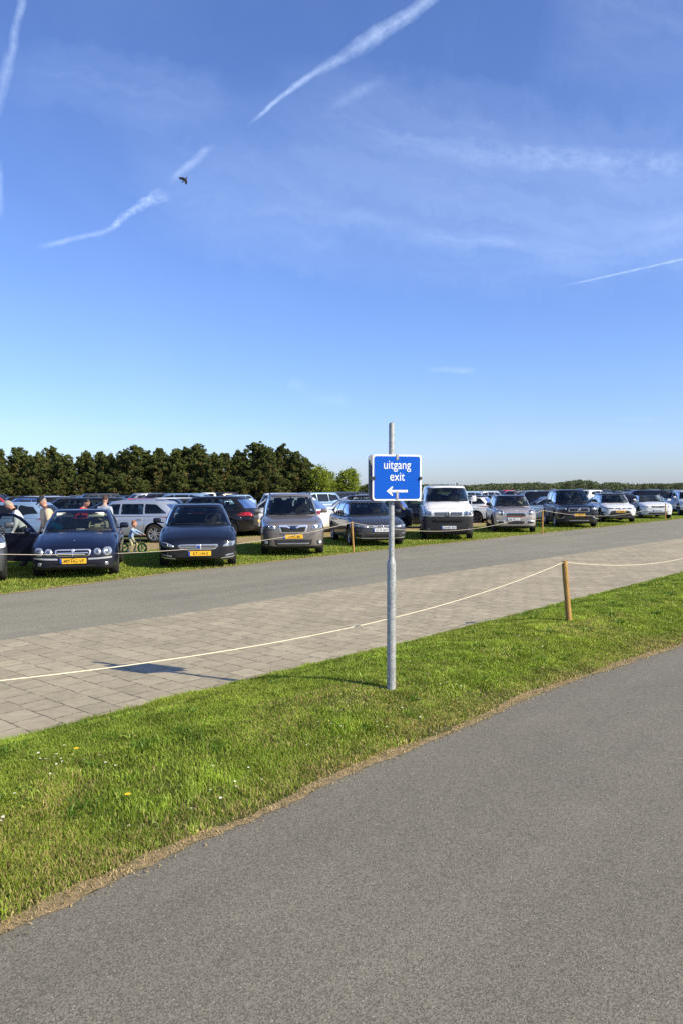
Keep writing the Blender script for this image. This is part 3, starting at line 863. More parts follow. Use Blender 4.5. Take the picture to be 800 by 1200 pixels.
# open front passenger door (image left), hinged at its front edge
def open_door():
    hx, hy = -sj['W']/2+.03, -.86
    low = rnd([(0, .27), (1.02, .27), (1.10, .55), (1.10, .90), (0, .90)], .06)
    fr_o = [(0.02, .90), (.20, 1.06), (.45, 1.24), (.66, 1.325), (.86, 1.345), (1.02, 1.33), (1.09, 1.20), (1.10, .90)]
    fr_i = [(.16, .92), (.28, 1.05), (.50, 1.20), (.68, 1.275), (.86, 1.292), (.98, 1.28), (1.035, 1.18), (1.04, .92)]
    bm = bmesh.new()
    A = [bm.verts.new((0.0-.03*math.sin(math.pi*(v-.27)/.63), u, v)) for u, v in low]; B = [bm.verts.new((.085, u, v)) for u, v in low]
    bm.faces.new(A); bm.faces.new(B[::-1]); n = len(low)
    for i in range(n): bm.faces.new((A[i], B[i], B[(i+1) % n], A[(i+1) % n]))
    n = len(fr_o)
    q = [[bm.verts.new((x+.10*(v-.9)/.45, u, v)) for u, v in ff] for ff, x in ((fr_o, .01), (fr_i, .01), (fr_o, .05), (fr_i, .05))]
    for i in range(n-1):
        bm.faces.new((q[0][i], q[0][i+1], q[1][i+1], q[1][i])); bm.faces.new((q[2][i], q[2][i+1], q[3][i+1], q[3][i]))
        bm.faces.new((q[0][i], q[0][i+1], q[2][i+1], q[2][i])); bm.faces.new((q[1][i], q[1][i+1], q[3][i+1], q[3][i]))
    d = bmobj('door', bm, P_NAVY, jag, True, 35)
    bm = bmesh.new(); bm.faces.new([bm.verts.new((.03+.10*(v-.9)/.45, u, v)) for u, v in fr_i]); bmobj('door_glass', bm, M_GLASS, d)
    bm = bmesh.new(); bm_box(bm, (-.09, .17, .96), (.17, .10, .12), None, .04, 3); bmobj('wing_mirror', bm, P_NAVY, d, True, 50)
    bm = bmesh.new(); bm_box(bm, (-.045, .95, .79), (.03, .17, .026), None, .008); bmobj('door_handle', bm, M_CHROME, d, True, 40)
    bm = bmesh.new(); bm_box(bm, (.10, .55, .60), (.03, .9, .5), None, .012); bmobj('door_trim', bm, M_DASHL, d, True, 40)
    d.location = (hx-.02, hy, 0); d.rotation_euler = (0, 0, R(62))
    return d
open_door()
for ch in list(jag.children):   # the closed mirror on the side of the open door goes with the door
    if ch.name.startswith('wing_mirror') and sum(v.co.x for v in ch.data.vertices) < 0: bpy.data.objects.remove(ch)
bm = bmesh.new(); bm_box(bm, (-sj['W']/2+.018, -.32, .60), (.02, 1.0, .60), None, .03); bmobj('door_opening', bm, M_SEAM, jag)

# --- night-blue estate, chrome square badge
s2 = estate(paint=P_NIGHT, clad_z=.20, nose=.72, L=4.63, W=1.865, plate=('KT-144-S', M_PLY, .36, True, .03), front=[
    ('grille', M_CHROME, rnd([(-.50, 0.580), (.50, 0.580), (.43, 0.465), (.30, 0.430), (-.30, 0.430), (-.43, 0.465)], .05), .008),
    ('grille_mesh', M_GLOSSB, rnd([(-.485, 0.570), (.485, 0.570), (.415, 0.470), (.30, 0.442), (-.30, 0.442), (-.415, 0.470)], .05), .014),
    ('headlight', M_LAMP, rnd([(.545, 0.500), (.565, 0.555), (.72, 0.625), (.865, 0.650), (.875, 0.575), (.80, 0.515)], .025), .014, True),
    ('lamp_reflector', M_LAMPB, disc(.74, .57, .05), .022, True),
    ('emblem', M_CHROME, rect(-.07, .44, .07, .58, .02), .030), ('emblem_centre', mat('badge_blue', (.03, .06, .25), .3), rect(-.048, .462, .048, .558, .015), .036),
    ('lower_intake', M_GLOSSB, rnd([(-.56, 0.300), (.56, 0.300), (.46, 0.185), (-.46, 0.185)], .04), .006),
    ('daytime_lamp', M_LAMP, rnd([(.60, 0.315), (.82, 0.355), (.82, 0.325), (.62, 0.285)], .01), .014, True)],
    front_lines=[('grille_bar', M_CHROME, [[(-.46, 0.540), (.46, 0.540)], [(-.45, 0.505), (.45, 0.505)], [(-.40, 0.470), (.40, 0.470)]], .010, .018),
                 ('bumper_trim', M_CHROME, [[(.52, 0.245), (.62, 0.260), (.78, 0.270), (.84, 0.290)], [(-.52, 0.245), (-.62, 0.260), (-.78, 0.270), (-.84, 0.290)]], .022, .012)])
v60 = make_car('parked_car', s2); put(v60, G(233, 662.5), R(10.5), (0, axle(s2)))
tag(v60, 'night blue estate car with a chrome framed grille and square silver badge', 'car', FRONT)

# --- bronze-grey crossover
s3 = suv(paint=P_BRONZE, L=4.60, W=1.80, H=1.72, clad_z=.29, rails=M_PLASTIC, plate=('1-FPC-86', M_PLY, .545, True, -.0), handle=P_BRONZE, front=[
    ('grille', M_CHROME, rnd([(-.44, .885), (.44, .885), (.37, .64), (-.37, .64)], .04), .010),
    ('grille_mesh', M_PLASTIC, rnd([(-.415, .865), (.415, .865), (.345, .658), (-.345, .658)], .035), .018),
    ('headlight', M_LAMP, rnd([(.48, .735), (.50, .865), (.62, .885), (.86, .915), (.87, .80), (.72, .735)], .03), .016, True),
    ('lamp_reflector', M_LAMPB, disc(.70, .815, .045), .024, True), ('lamp_reflector', M_LAMPB, disc(.58, .81, .035), .024, True),
    ('emblem', mat('badge_navy', (.02, .05, .14), .25, .3), disc(0, .79, .085, .048), .032),
    ('lower_intake', M_PLASTIC, rnd([(-.62, .475), (.62, .475), (.52, .30), (-.52, .30)], .05), .008),
    ('bumper_guard', M_ALLOY, rnd([(-.50, .375), (.50, .375), (.46, .325), (-.46, .325)], .02), .018),
    ('fog_lamp_bezel', M_PLASTIC, rnd([(.62, .46), (.86, .45), (.84, .31), (.66, .31)], .03), .008, True),
    ('fog_lamp', M_LAMPH, disc(.745, .385, .05), .018, True), ('bumper_slot', M_PLASTIC, rnd([(-.38, .625), (.38, .625), (.42, .607), (-.42, .607)], .008), .008)],
    front_lines=[('grille_wing', M_CHROME, [[(-.39, .835), (-.18, .825), (-.09, .79)], [(.39, .835), (.18, .825), (.09, .79)]], .042, .026)])
forest = make_car('parked_car', s3); put(forest, G(342.5, 649), R(6), (0, axle(s3)))
tag(forest, 'bronze grey crossover with roof rails, chrome grille wings and yellow plate', 'car', FRONT)
bm = bmesh.new(); bm_box(bm, (.05, -.98, 1.145), (.16, .09, .012), Matrix.Rotation(R(22), 3, 'X')); bmobj('parking_ticket', bm, M_PAPER, forest)

# --- charcoal estate with a white plate
s4 = estate(paint=P_CHAR, L=4.75, W=1.83, H=1.46, nose=.74, rails=M_CHROME, handle=M_CHROME, plate=('LD M 4019', M_PLW, .535, True, -.02), front=[
    ('grille', M_GLOSSB, rnd([(-.42, .685), (.42, .685), (.40, .61), (-.40, .61)], .02), .010),
    ('headlight', M_LAMP, rnd([(.44, .61), (.44, .665), (.66, .70), (.865, .715), (.865, .65), (.62, .615)], .02), .014, True),
    ('lamp_reflector', M_LAMPB, rect(.56, .63, .72, .675), .022, True),
    ('emblem', M_CHROME, disc(0, .648, .055), .026), ('emblem_centre', M_GLOSSB, disc(0, .648, .036), .030),
    ('lower_intake', M_PLASTIC, rnd([(-.55, .45), (.55, .45), (.60, .31), (-.60, .31)], .03), .006),
    ('side_intake', M_PLASTIC, rnd([(.64, .46), (.86, .49), (.84, .31), (.66, .31)], .03), .008, True)],
    front_lines=[('grille_bar', M_CHROME, [[(-.44, .668), (.44, .668)], [(-.43, .628), (.43, .628)]], .010, .018),
                 ('bumper_trim', M_CHROME, [[(-.86, .315), (-.60, .28), (0, .272), (.60, .28), (.86, .315)]], .020, .012),
                 ('intake_bar', M_CHROME, [[(.66, .42), (.84, .44)], [(-.66, .42), (-.84, .44)]], .014, .016),
                 ('mesh_bar', M_SEAM, [[(-.56, .415), (.56, .415)], [(-.57, .38), (.57, .38)], [(-.58, .345), (.58, .345)]], .012, .010)])
pas = make_car('parked_car', s4); put(pas, G(439, 638.5), R(11.5), (0, axle(s4)))
tag(pas, 'charcoal estate car with a white number plate, behind the sign pole', 'car', FRONT)

# --- white van
s5 = van(paint=P_WHITE, mirror_paint=P_WHITE, panels=1, rim=M_ALLOYD, plate=('LD NC 413', M_PLW, .46, True, .02), front=[
    ('grille', M_GLOSSB, rect(-.53, .875, .53, 1.015, .01), .010),
    ('headlight', M_LAMP, rnd([(.55, .875), (.55, 1.02), (.72, 1.07), (.89, 1.08), (.91, .94), (.86, .88)], .03), .014, True),
    ('lamp_reflector', M_LAMPB, disc(.66, .955, .055), .022, True), ('lamp_reflector', M_LAMPB, disc(.79, .97, .05), .022, True),
    ('emblem', M_CHROME, disc(0, .945, .09), .030), ('emblem_centre', M_GLOSSB, disc(0, .945, .070), .033),
    ('lower_intake', M_SEAM, rnd([(-.62, .76), (.62, .76), (.57, .66), (-.57, .66)], .03), .024),
    ('fog_lamp', M_LAMPB, disc(.72, .40, .055), .026, True)],
    front_lines=[('grille_bar', M_CHROME, [[(-.52, .98), (-.10, .98)], [(.10, .98), (.52, .98)], [(-.52, .915), (-.10, .915)], [(.10, .915), (.52, .915)]], .013, .020),
                 ('emblem_stroke', M_CHROME, [[(-.048, .985), (-.02, .905), (0, .95), (.02, .905), (.048, .985)]], .012, .036),
                 ('bumper_slot', M_SEAM, [[(-.75, .36), (.75, .36)]], .03, .02)])
whv = make_car('parked_van', s5); put(whv, G(523, 631.5), R(-4.5), (0, axle(s5)))
tag(whv, 'white van with a black bumper parked right of the blue sign', 'van', FRONT)
bm = bmesh.new(); bm_cyl(bm, (.45, -.55, 1.95), (.45, -.50, 2.03), .02); bm_sphere(bm, (.45, -.50, 2.04), (.035, .05, .025)); bmobj('roof_aerial', bm, M_PLASTIC, whv)

# --- warm silver crossover, round lamps
s6 = suv(paint=P_GREIGE, roof_paint=P_NIGHT, L=4.30, W=1.82, H=1.56, nose=.97, cowl=1.07, clad_z=.30, belt=1.02, tail=1.02, hood=1.10, screen_top=1.58, roof_end=3.85, bpillar=2.15, cpillar=3.0, wheel_r=.34,
    rails=M_CHROME, mirror_paint=P_BLACK, rim=M_ALLOYD, seat=M_SEATL, plate=('NE DO 11', M_PLW, .575, True, -.10), front=[
    ('headlight', M_CHROME, disc(.63, .845, .155, .130), .008, True), ('headlight', M_LAMPB, disc(.63, .845, .138, .114), .016, True),
    ('lamp_reflector', M_LAMPH, disc(.66, .85, .055), .026, True), ('lamp_reflector', M_LAMP, disc(.56, .845, .04), .026, True),
    ('grille', M_CHROME, rnd([(-.37, .86), (.37, .86), (.475, .76), (.41, .655), (-.41, .655), (-.475, .76)], .05), .008),
    ('grille_mesh', M_GLOSSB, rnd([(-.36, .845), (.36, .845), (.45, .76), (.395, .67), (-.395, .67), (-.45, .76)], .05), .016),
    ('lower_intake', M_PLASTIC, rect(-.36, .37, .36, .51, .03), .010),
    ('side_intake', M_CHROME, rnd([(.42, .52), (.80, .53), (.74, .37), (.46, .37)], .05), .008, True), ('side_intake', M_PLASTIC, rnd([(.45, .50), (.765, .51), (.715, .39), (.48, .39)], .045), .014, True),
    ('emblem', M_CHROME, disc(0, .93, .05, .024), .014)],
    front_lines=[('grille_bar', mat('red_trim', (.35, .04, .03), .4), [[(-.41, .69), (.41, .69)]], .022, .024), ('mesh_bar', M_CHROME, [[(-.38, .80), (.38, .80)], [(-.38, .74), (.38, .74)]], .006, .022)])
mini = make_car('parked_car', s6); put(mini, G(601, 623.5), R(-5.5), (0, axle(s6)))
tag(mini, 'warm silver crossover with round headlights and a wide dark grille', 'car', FRONT)

# --- large dark blue SUV
s7 = suv(paint=P_NIGHT, L=4.95, W=1.96, H=1.78, nose=.99, cowl=1.14, belt=1.12, tail=1.14, hood=1.35, screen_top=1.95, roof_end=4.4, bpillar=2.6, cpillar=3.6, wheel_r=.38, clad=0, rails=M_CHROME,
    plate=('H-488-TL', M_PLY, .60, True, .02), front=[
    ('grille', M_CHROME, rect(-.50, .735, .50, .945, .05), .008), ('grille_mesh', M_GLOSSB, rect(-.48, .75, .48, .93, .045), .014),
    ('headlight', M_LAMP, rnd([(.56, .84), (.56, .93), (.76, .955), (.935, .96), (.935, .86)], .03), .014, True),
    ('lamp_reflector', M_LAMPB, rect(.60, .86, .72, .915), .022, True),
    ('emblem', M_CHROME, disc(0, .84, .055), .026), ('emblem_centre', M_GLOSSB, disc(0, .84, .036), .030),
    ('lower_intake', M_GLOSSB, rnd([(-.60, .58), (.60, .58), (.52, .40), (-.52, .40)], .04), .008),
    ('bumper_guard', M_ALLOY, rnd([(-.50, .36), (.50, .36), (.46, .31), (-.46, .31)], .02), .012)],
    front_lines=[('grille_slash', M_CHROME, [[(-.10, .745), (.10, .935)]], .022, .022), ('bumper_trim', M_CHROME, [[(.64, .52), (.74, .45), (.90, .44)], [(-.64, .52), (-.74, .45), (-.90, .44)]], .03, .014)])
xc = make_car('parked_car', s7); put(xc, G(673, 617.5), R(-6), (0, axle(s7)))
tag(xc, 'large dark blue sport utility car with a slanted bar across its grille', 'car', FRONT)

# --- white coupe crossover with a black roof
s8 = suv(paint=P_WHITE, roof_paint=P_BLACK, mirror_paint=P_BLACK, L=4.36, W=1.80, H=1.56, nose=.86, cowl=1.03, belt=1.02, tail=1.05, hood=1.12, screen_top=1.75, roof_end=3.6, bpillar=2.2, cpillar=2.95, wheel_r=.36,
    plate=('PT-928-K', M_PLY, .60, True, .0), front=[
    ('headlight', M_GLOSSB, rnd([(.30, .755), (.34, .80), (.62, .80), (.86, .90), (.88, .80), (.66, .73)], .03), .010, True),
    ('headlight', M_LAMP, rnd([(.52, .745), (.60, .785), (.84, .87), (.85, .80), (.66, .74)], .02), .018, True),
    ('grille', M_GLOSSB, rnd([(-.34, .79), (.34, .79), (.30, .745), (-.30, .745)], .02), .010),
    ('lower_intake', M_PLASTIC, rnd([(-.48, .66), (.48, .66), (.70, .38), (.55, .29), (-.55, .29), (-.70, .38)], .05), .010),
    ('side_intake', M_PLASTIC, rnd([(.76, .62), (.88, .60), (.84, .36), (.78, .36)], .02), .010, True),
    ('fog_lamp', M_LAMPH, disc(.80, .50, .035), .02, True), ('emblem', M_CHROME, disc(0, .77, .07, .045), .024)],
    front_lines=[('bumper_trim', M_ALLOY, [[(-.55, .32), (.55, .32)]], .03, .018)])
chr_ = make_car('parked_car', s8); put(chr_, G(722, 612), R(-7), (0, axle(s8)))
tag(chr_, 'white crossover with a black roof, slanted lamps and yellow plate', 'car', FRONT)

# --- white fastback, thin black grille
s9 = sedan(paint=P_WHITE, mirror_paint=P_WHITE, L=4.61, W=1.86, H=1.48, nose=.84, cowl=1.0, belt=1.0, tail=1.04, hood=1.18, screen_top=1.95, roof_end=3.3, trunk=.45, wheel_r=.35,
    plate=('K-371-RX', M_PLW, .50, True, .0), front=[
    ('grille', M_GLOSSB, rnd([(-.42, .765), (.42, .765), (.38, .675), (-.38, .675)], .03), .012),
    ('headlight', M_GLOSSB, rnd([(.52, .70), (.55, .765), (.88, .79), (.88, .71)], .02), .010, True),
    ('headlight', M_LAMPH, rnd([(.58, .715), (.60, .75), (.86, .775), (.86, .73)], .012), .018, True),
    ('lower_intake', M_PLASTIC, rnd([(-.62, .40), (.62, .40), (.56, .29), (-.56, .29)], .03), .010)],
    front_lines=[('bumper_gap', M_SEAM, [[(-.86, .44), (.86, .44)]], .016, .004)])
pol = make_car('parked_car', s9); put(pol, G(766, 607.5), R(-9), (0, axle(s9)))
tag(pol, 'white low car with a thin black grille, behind the farthest rope post', 'car', FRONT)

# --- white SUV at the right edge
s10 = suv(paint=P_WHITE, L=4.6, W=1.86, H=1.66, rails=M_CHROME, plate=('SX-270-V', M_PLY, .64, True, .0), front=[
    ('grille', M_GLOSSB, rnd([(-.45, .88), (.45, .88), (.40, .78), (-.40, .78)], .03), .012),
    ('headlight', M_LAMP, rnd([(.48, .78), (.50, .88), (.86, .92), (.87, .80)], .03), .014, True),
    ('lower_intake', M_PLASTIC, rnd([(-.66, .56), (.66, .56), (.56, .33), (-.56, .33)], .04), .010)])
idc = make_car('parked_car', s10); put(idc, G(811, 604), R(-11), (0, axle(s10)))
tag(idc, 'white sport utility car with roof rails, cut by the right edge of the photo', 'car', FRONT)

# --- dark grey car at the left edge
s11 = estate(paint=P_GREY, H=1.55, nose=.84, cowl=1.0, belt=1.0, plate=('RV-509-D', M_PLY, .5, True, 0), front=[
    ('grille', M_GLOSSB, rnd([(-.42, .74), (.42, .74), (.38, .62), (-.38, .62)], .03), .012),
    ('headlight', M_LAMPH, rnd([(.52, .70), (.54, .78), (.88, .82), (.90, .72)], .03), .016, True),
    ('lower_intake', M_PLASTIC, rnd([(-.6, .42), (.6, .42), (.5, .3), (-.5, .3)], .04), .008)])
lft = make_car('parked_car', s11); put(lft, G(-49, 683), R(26), (0, axle(s11)))
tag(lft, 'dark grey car cut by the left edge, only one front corner showing', 'car', FRONT)

# ================================================================== SECOND ROW
TL = lambda W, z0, z1, w=.20: rnd([(W/2-w, z0), (W/2-.02, z0), (W/2-.03, z1), (W/2-w*.6, z1)], .03)
e1 = estate(paint=P_SILVER, L=4.75, W=1.86, H=1.48, rails=M_CHROME, rear=[('tail_lamp', M_TAIL, TL(1.86, .78, .98), .012, True)], qmargin=.34)
sil = make_car('parked_car', e1); put(sil, G(181, 636.5), R(-98), (e1['W']/2, axle(e1, True)))
tag(sil, 'silver estate car standing sideways between the dark blue saloon and the night blue estate', 'car', SIDE2)
e2 = suv(paint=P_BLACK, L=4.5, W=1.83, H=1.60, nose=.90, cowl=1.05, belt=1.03, tail=1.0, roof_end=3.75, rear=[('tail_lamp', M_TAIL, TL(1.83, .82, 1.0, .30), .014, True), ('number_plate', M_PLY, rect(-.26, .56, .26, .67, .005), .012)],
    side=[('tail_lamp', M_TAIL, rnd([(4.5/2-.42, .86), (4.5/2-.10, .84), (4.5/2-.10, .99), (4.5/2-.34, .99)], .03), .012)])
bsu = make_car('parked_car', e2); put(bsu, G(268, 629.5), R(-106), (e2['W']/2, axle(e2, True)))
tag(bsu, 'black hatchback seen from behind with a red tail lamp, right of the night blue estate', 'car', SIDE2)
e3 = suv(paint=P_BLACK, L=4.8, W=1.88, H=1.56, nose=.86, cowl=1.0, belt=.98, tail=1.0, hood=.95, screen_top=1.65, roof_end=4.45, trunk=.10, bpillar=2.1, cpillar=3.2, clad=0, handle=M_CHROME, qmargin=.22)
mpv = make_car('parked_car', e3); put(mpv, G(86, 625.5), R(-92), (e3['W']/2, .1))
tag(mpv, 'long black people carrier standing sideways behind the dark blue saloon', 'car', SIDE2)
e4 = suv(paint=P_WHITE, L=4.4, W=1.84, H=1.72, clad=0, rear=[('tail_lamp', M_TAIL, TL(1.84, .9, 1.1), .012, True)])
wsu = make_car('parked_car', e4); put(wsu, G(322, 627), R(-4), (0, axle(e4)))
tag(wsu, 'white tall car mostly hidden behind the bronze grey crossover', 'car', SIDE2)
e5 = estate(paint=P_WHITE, L=4.6, W=1.86, H=1.54, roof_end=3.8, rear=[('tail_lamp', M_TAIL, TL(1.86, .80, 1.25, .16), .014, True)],
    side=[('tail_lamp', M_TAIL, rnd([(4.6/2-.36, .90), (4.6/2-.10, .86), (4.6/2-.10, 1.0), (4.6/2-.30, 1.0)], .03), .012)])
wvo = make_car('parked_car', e5); put(wvo, G(372, 627.5), R(-108), (e5['W']/2, e5['L']/2-.2))
tag(wvo, 'white car with a tall red tail lamp beside the bronze grey crossover', 'car', SIDE2)
e6 = estate(paint=P_BLACK, L=4.7, W=1.84, H=1.60, rails=M_CHROME)
dke = make_car('parked_car', e6); put(dke, G(424, 624), R(-97), (e6['W']/2, .2))
tag(dke, 'black estate car with bright roof rails behind the charcoal estate', 'car', SIDE2)
e7 = suv(paint=P_NIGHT, L=4.5, W=1.84, H=1.62, clad=0)
dbs = make_car('parked_car', e7); put(dbs, G(482, 619.5), R(-98), (e7['W']/2, .3))
tag(dbs, 'dark blue car standing sideways between the sign pole and the white van', 'car', SIDE2)
e8 = hatch(paint=P_WHITE, roof_paint=P_BLACK, rim=M_ALLOYD, rear=[('tail_lamp', M_TAIL, TL(1.8, .85, .97, .34), .012, True)],
    side=[('tail_lamp', M_TAIL, rnd([(4.3/2-.40, .90), (4.3/2-.08, .88), (4.3/2-.08, .98), (4.3/2-.30, .98)], .02), .012)])
whh = make_car('parked_car', e8); put(whh, G(557, 613), R(-112), (e8['W']/2, axle(e8, True)))
tag(whh, 'white hatchback with a black roof between the white van and the warm silver crossover', 'car', SIDE2)
NEAR_CARS = [jag, v60, forest, pas, whv, mini, xc, chr_, pol, idc, lft, sil, bsu, mpv, wsu, wvo, dke, dbs, whh]
s12 = estate(paint=P_WHITE, L=4.5, W=1.8, H=1.5)
# ================================================================== FAR CARS
LOW = {}
for nm, sp in (('saloon', sedan(paint=P_GREY)), ('estate car', estate(paint=P_GREY)), ('sport utility car', suv(paint=P_GREY, clad=0)), ('hatchback', hatch(paint=P_GREY)), ('panel van', van(paint=P_WHITE, panels=1))):
    sp['tail_poly'] = TL(sp['W'], sp['tail']-.16, sp['tail']-.02)
    LOW[nm] = make_car('parked_van' if 'van' in nm else 'parked_car', sp, detail=False, see=False)
used = set(); FAR = []
def far_car(kind, pname, pm, x, y, phi):
    src = LOW[kind]
    if kind in used: o = copy_tree(src)
    else: o = src; used.add(kind)
    o.location = (x, y, 0); o.rotation_euler = (0, 0, phi)
    for c in o.children:
        if c.type == 'MESH' and c.name.split('.')[0] in ('body', 'roof'):
            for i, sl in enumerate(c.material_slots):
                if sl.material and not sl.material.name.startswith('black_pl'):
                    sl.link = 'OBJECT'; sl.material = pm
    o['_far'] = (kind, pname)
    FAR.append((o, kind, pname)); return o
PC = {'white': P_WHITE, 'silver': P_SILVER, 'black': P_BLACK, 'dark blue': P_NIGHT, 'grey': P_GREY, 'charcoal': P_CHAR, 'red': P_RED, 'blue': P_BLUE, 'pale blue': P_PALEB, 'dark green': P_GREEN}
FAR_TABLE = [('sport utility car', 'red', -23.4, 50.75, 2.211), ('sport utility car', 'black', -25.97, 56.98, 2.097), ('sport utility car', 'black', -31.09, 69.46, 2.14), ('estate car', 'black', -23.89, 59.42, 2.173), ('saloon', 'blue', -21.45, 53.04, 2.225), ('hatchback', 'black', -32.51, 78.57, -1.028), ('hatchback', 'pale blue', -11.9, 27.0, -1.658), ('hatchback', 'silver', -29.12, 71.77, -0.998), ('estate car', 'pale blue', -27.47, 73.7, 2.086), ('estate car', 'black', -30.88, 80.47, -1.074), ('estate car', 'black', -19.58, 55.23, 2.154), ('hatchback', 'white', -22.11, 61.5, 2.162), ('estate car', 'grey', -28.8, 82.91, -1.034), ('hatchback', 'blue', -20.2, 63.74, 2.181), ('saloon', 'black', -9.84, 32.82, -1.606), ('sport utility car', 'charcoal', -17.44, 57.73, 2.147), ('estate car', 'dark blue', -23.5, 78.34, -1.058), ('estate car', 'dark blue', -18.19, 66.08, -0.984), ('hatchback', 'red', -11.21, 40.24, -1.484), ('sport utility car', 'silver', -15.51, 59.99, -0.962), ('sport utility car', 'charcoal', -11.82, 49.76, -1.571), ('estate car', 'dark blue', -9.25, 35.47, -1.571), ('estate car', 'white', -9.87, 42.35, -1.606), ('estate car', 'charcoal', -7.61, 37.06, -1.606), ('sport utility car', 'pale blue', -9.93, 46.59, -1.658), ('panel van', 'white', -12.17, 69.88, -1.396), ('sport utility car', 'black', -13.89, 89.57, -0.978), ('hatchback', 'pale blue', -10.49, 75.08, -0.983), ('sport utility car', 'pale blue', -2.0, 48.08, -0.911), ('estate car', 'white', 0.56, 41.29, -1.623), ('sport utility car', 'black', 0.13, 50.58, 2.266), ('sport utility car', 'black', 1.19, 61.05, 2.181), ('sport utility car', 'pale blue', 9.48, 61.51, -0.926), ('hatchback', 'dark blue', 8.21, 44.47, -1.745), ('sport utility car', 'silver', 11.55, 63.93, -0.879), ('sport utility car', 'dark blue', 14.72, 76.87, -0.896), ('sport utility car', 'red', 30.12, 141.03, -1.033), ('sport utility car', 'grey', 15.41, 68.45, -0.912), ('sport utility car', 'silver', 22.14, 85.55, 2.207), ('sport utility car', 'black', 11.27, 44.47, -1.693), ('saloon', 'pale blue', 11.3, 42.35, -1.658), ('sport utility car', 'black', 19.22, 72.89, -0.941), ('sport utility car', 'silver', 45.2, 140.2, -1.025), ('sport utility car', 'white', 26.98, 81.98, 2.25), ('sport utility car', 'dark blue', 42.0, 127.23, -0.992), ('saloon', 'grey', 33.85, 99.24, -0.928), ('sport utility car', 'charcoal', 43.72, 129.23, -0.978), ('hatchback', 'black', 54.5, 151.07, 2.155), ('estate car', 'black', 17.03, 49.76, -1.693), ('hatchback', 'grey', 32.75, 88.72, 2.207), ('hatchback', 'dark blue', 37.78, 103.82, -0.939), ('sport utility car', 'charcoal', 39.48, 105.82, -0.899), ('sport utility car', 'dark blue', 21.54, 55.06, -1.728), ('sport utility car', 'grey', 45.24, 112.55, -0.898), ('sport utility car', 'white', 22.76, 55.06, 0.14), ('sport utility car', 'charcoal', 27.96, 63.53, 0.175)]
if FAR_TABLE:
    for kd, cl, x, y, rz in FAR_TABLE: far_car(*((kd, cl, PC[cl], x, y, rz) if kd != 'panel van' else ('sport utility car', 'white', PC['white'], x*1.05, y*1.05, -2.9)))
else:
    explicit = [('panel van', 'white', 243, 66, -80), ('hatchback', 'red', 149, 38, -85), ('sport utility car', 'pale blue', 208, 44, -95), ('estate car', 'white', 190, 40, -92), ('estate car', 'silver', 80, 36, -88),
                ('hatchback', 'pale blue', 3, 25.5, -95), ('saloon', 'black', 130, 31, -92), ('estate car', 'dark blue', 165, 33.5, -90), ('estate car', 'charcoal', 215, 35, -92), ('saloon', 'dark blue', 285, 37, -88),
                ('estate car', 'white', 412, 39, -93), ('hatchback', 'dark blue', 566, 42, -100), ('hatchback', 'white', 596, 47, -98), ('sport utility car', 'black', 628, 42, -97),
                ('saloon', 'pale blue', 640, 40, -95), ('estate car', 'black', 708, 47, -97), ('sport utility car', 'dark blue', 752, 52, -99), ('sport utility car', 'white', 772, 52, 8),
                ('sport utility car', 'charcoal', 796, 60, 10), ('sport utility car', 'charcoal', 186, 47, -90)]
    taken = []
    for kd, pn, px, d, ph in explicit:
        p = at(px, d); taken.append(p); far_car(kd, pn, PC[pn], p[0], p[1], R(ph))
    rr = random.Random(11)
    U2 = Vector((.65, .76)); N2 = Vector((-.76, .65)); base = Vector((-4.4, 29.4))*KH
    kinds = ['saloon', 'estate car', 'estate car', 'sport utility car', 'sport utility car', 'hatchback', 'hatchback', 'hatchback']
    cols = ['white', 'silver', 'black', 'black', 'dark blue', 'grey', 'grey', 'charcoal', 'charcoal', 'dark blue', 'silver', 'red', 'blue', 'pale blue', 'black']
    for row, off in enumerate((9, 15, 27, 33, 45, 52, 64, 72, 86, 96)):
        for k in range(-12, 60):
            p = base+N2*off+U2*(k*2.95+rr.uniform(-.25, .25))
            px = 400+900*p.x/p.y if p.y > 5 else 9999
            kd = rr.choice(kinds); cl = rr.choice(cols); fl = rr.random() < .5; gap = rr.random() < .10
            if not (-30 < px < 830) or p.y > 170 or gap: continue
            if px < 440 and p.y > 92: continue
            if any((p-Vector(q)).length < 5.2 for q in taken): continue
            far_car(kd, cl, PC[cl], p.x, p.y, R(-51+(180 if fl else 0)-row*2+rr.uniform(-3, 3)))
for kd, o in LOW.items():
    if kd not in used:
        for ch in list(o.children_recursive): bpy.data.objects.remove(ch)
        bpy.data.objects.remove(o)
LANDMARKS = [(30, 'man in the beige jacket'), (80, 'dark blue saloon'), (160, 'silver estate'), (230, 'night blue estate'), (290, 'black hatchback'), (345, 'bronze grey crossover'), (410, 'charcoal estate'),
             (463, 'blue sign'), (523, 'white van'), (566, 'white hatchback'), (602, 'warm silver crossover'), (673, 'large dark blue car'), (722, 'black roofed white car'), (770, 'low white car'), (800, 'rightmost white car')]
ORD = ['first', 'second', 'third', 'fourth', 'fifth', 'sixth', 'seventh', 'eighth', 'ninth', 'tenth', 'eleventh', 'twelfth', 'thirteenth', 'fourteenth', 'fifteenth']

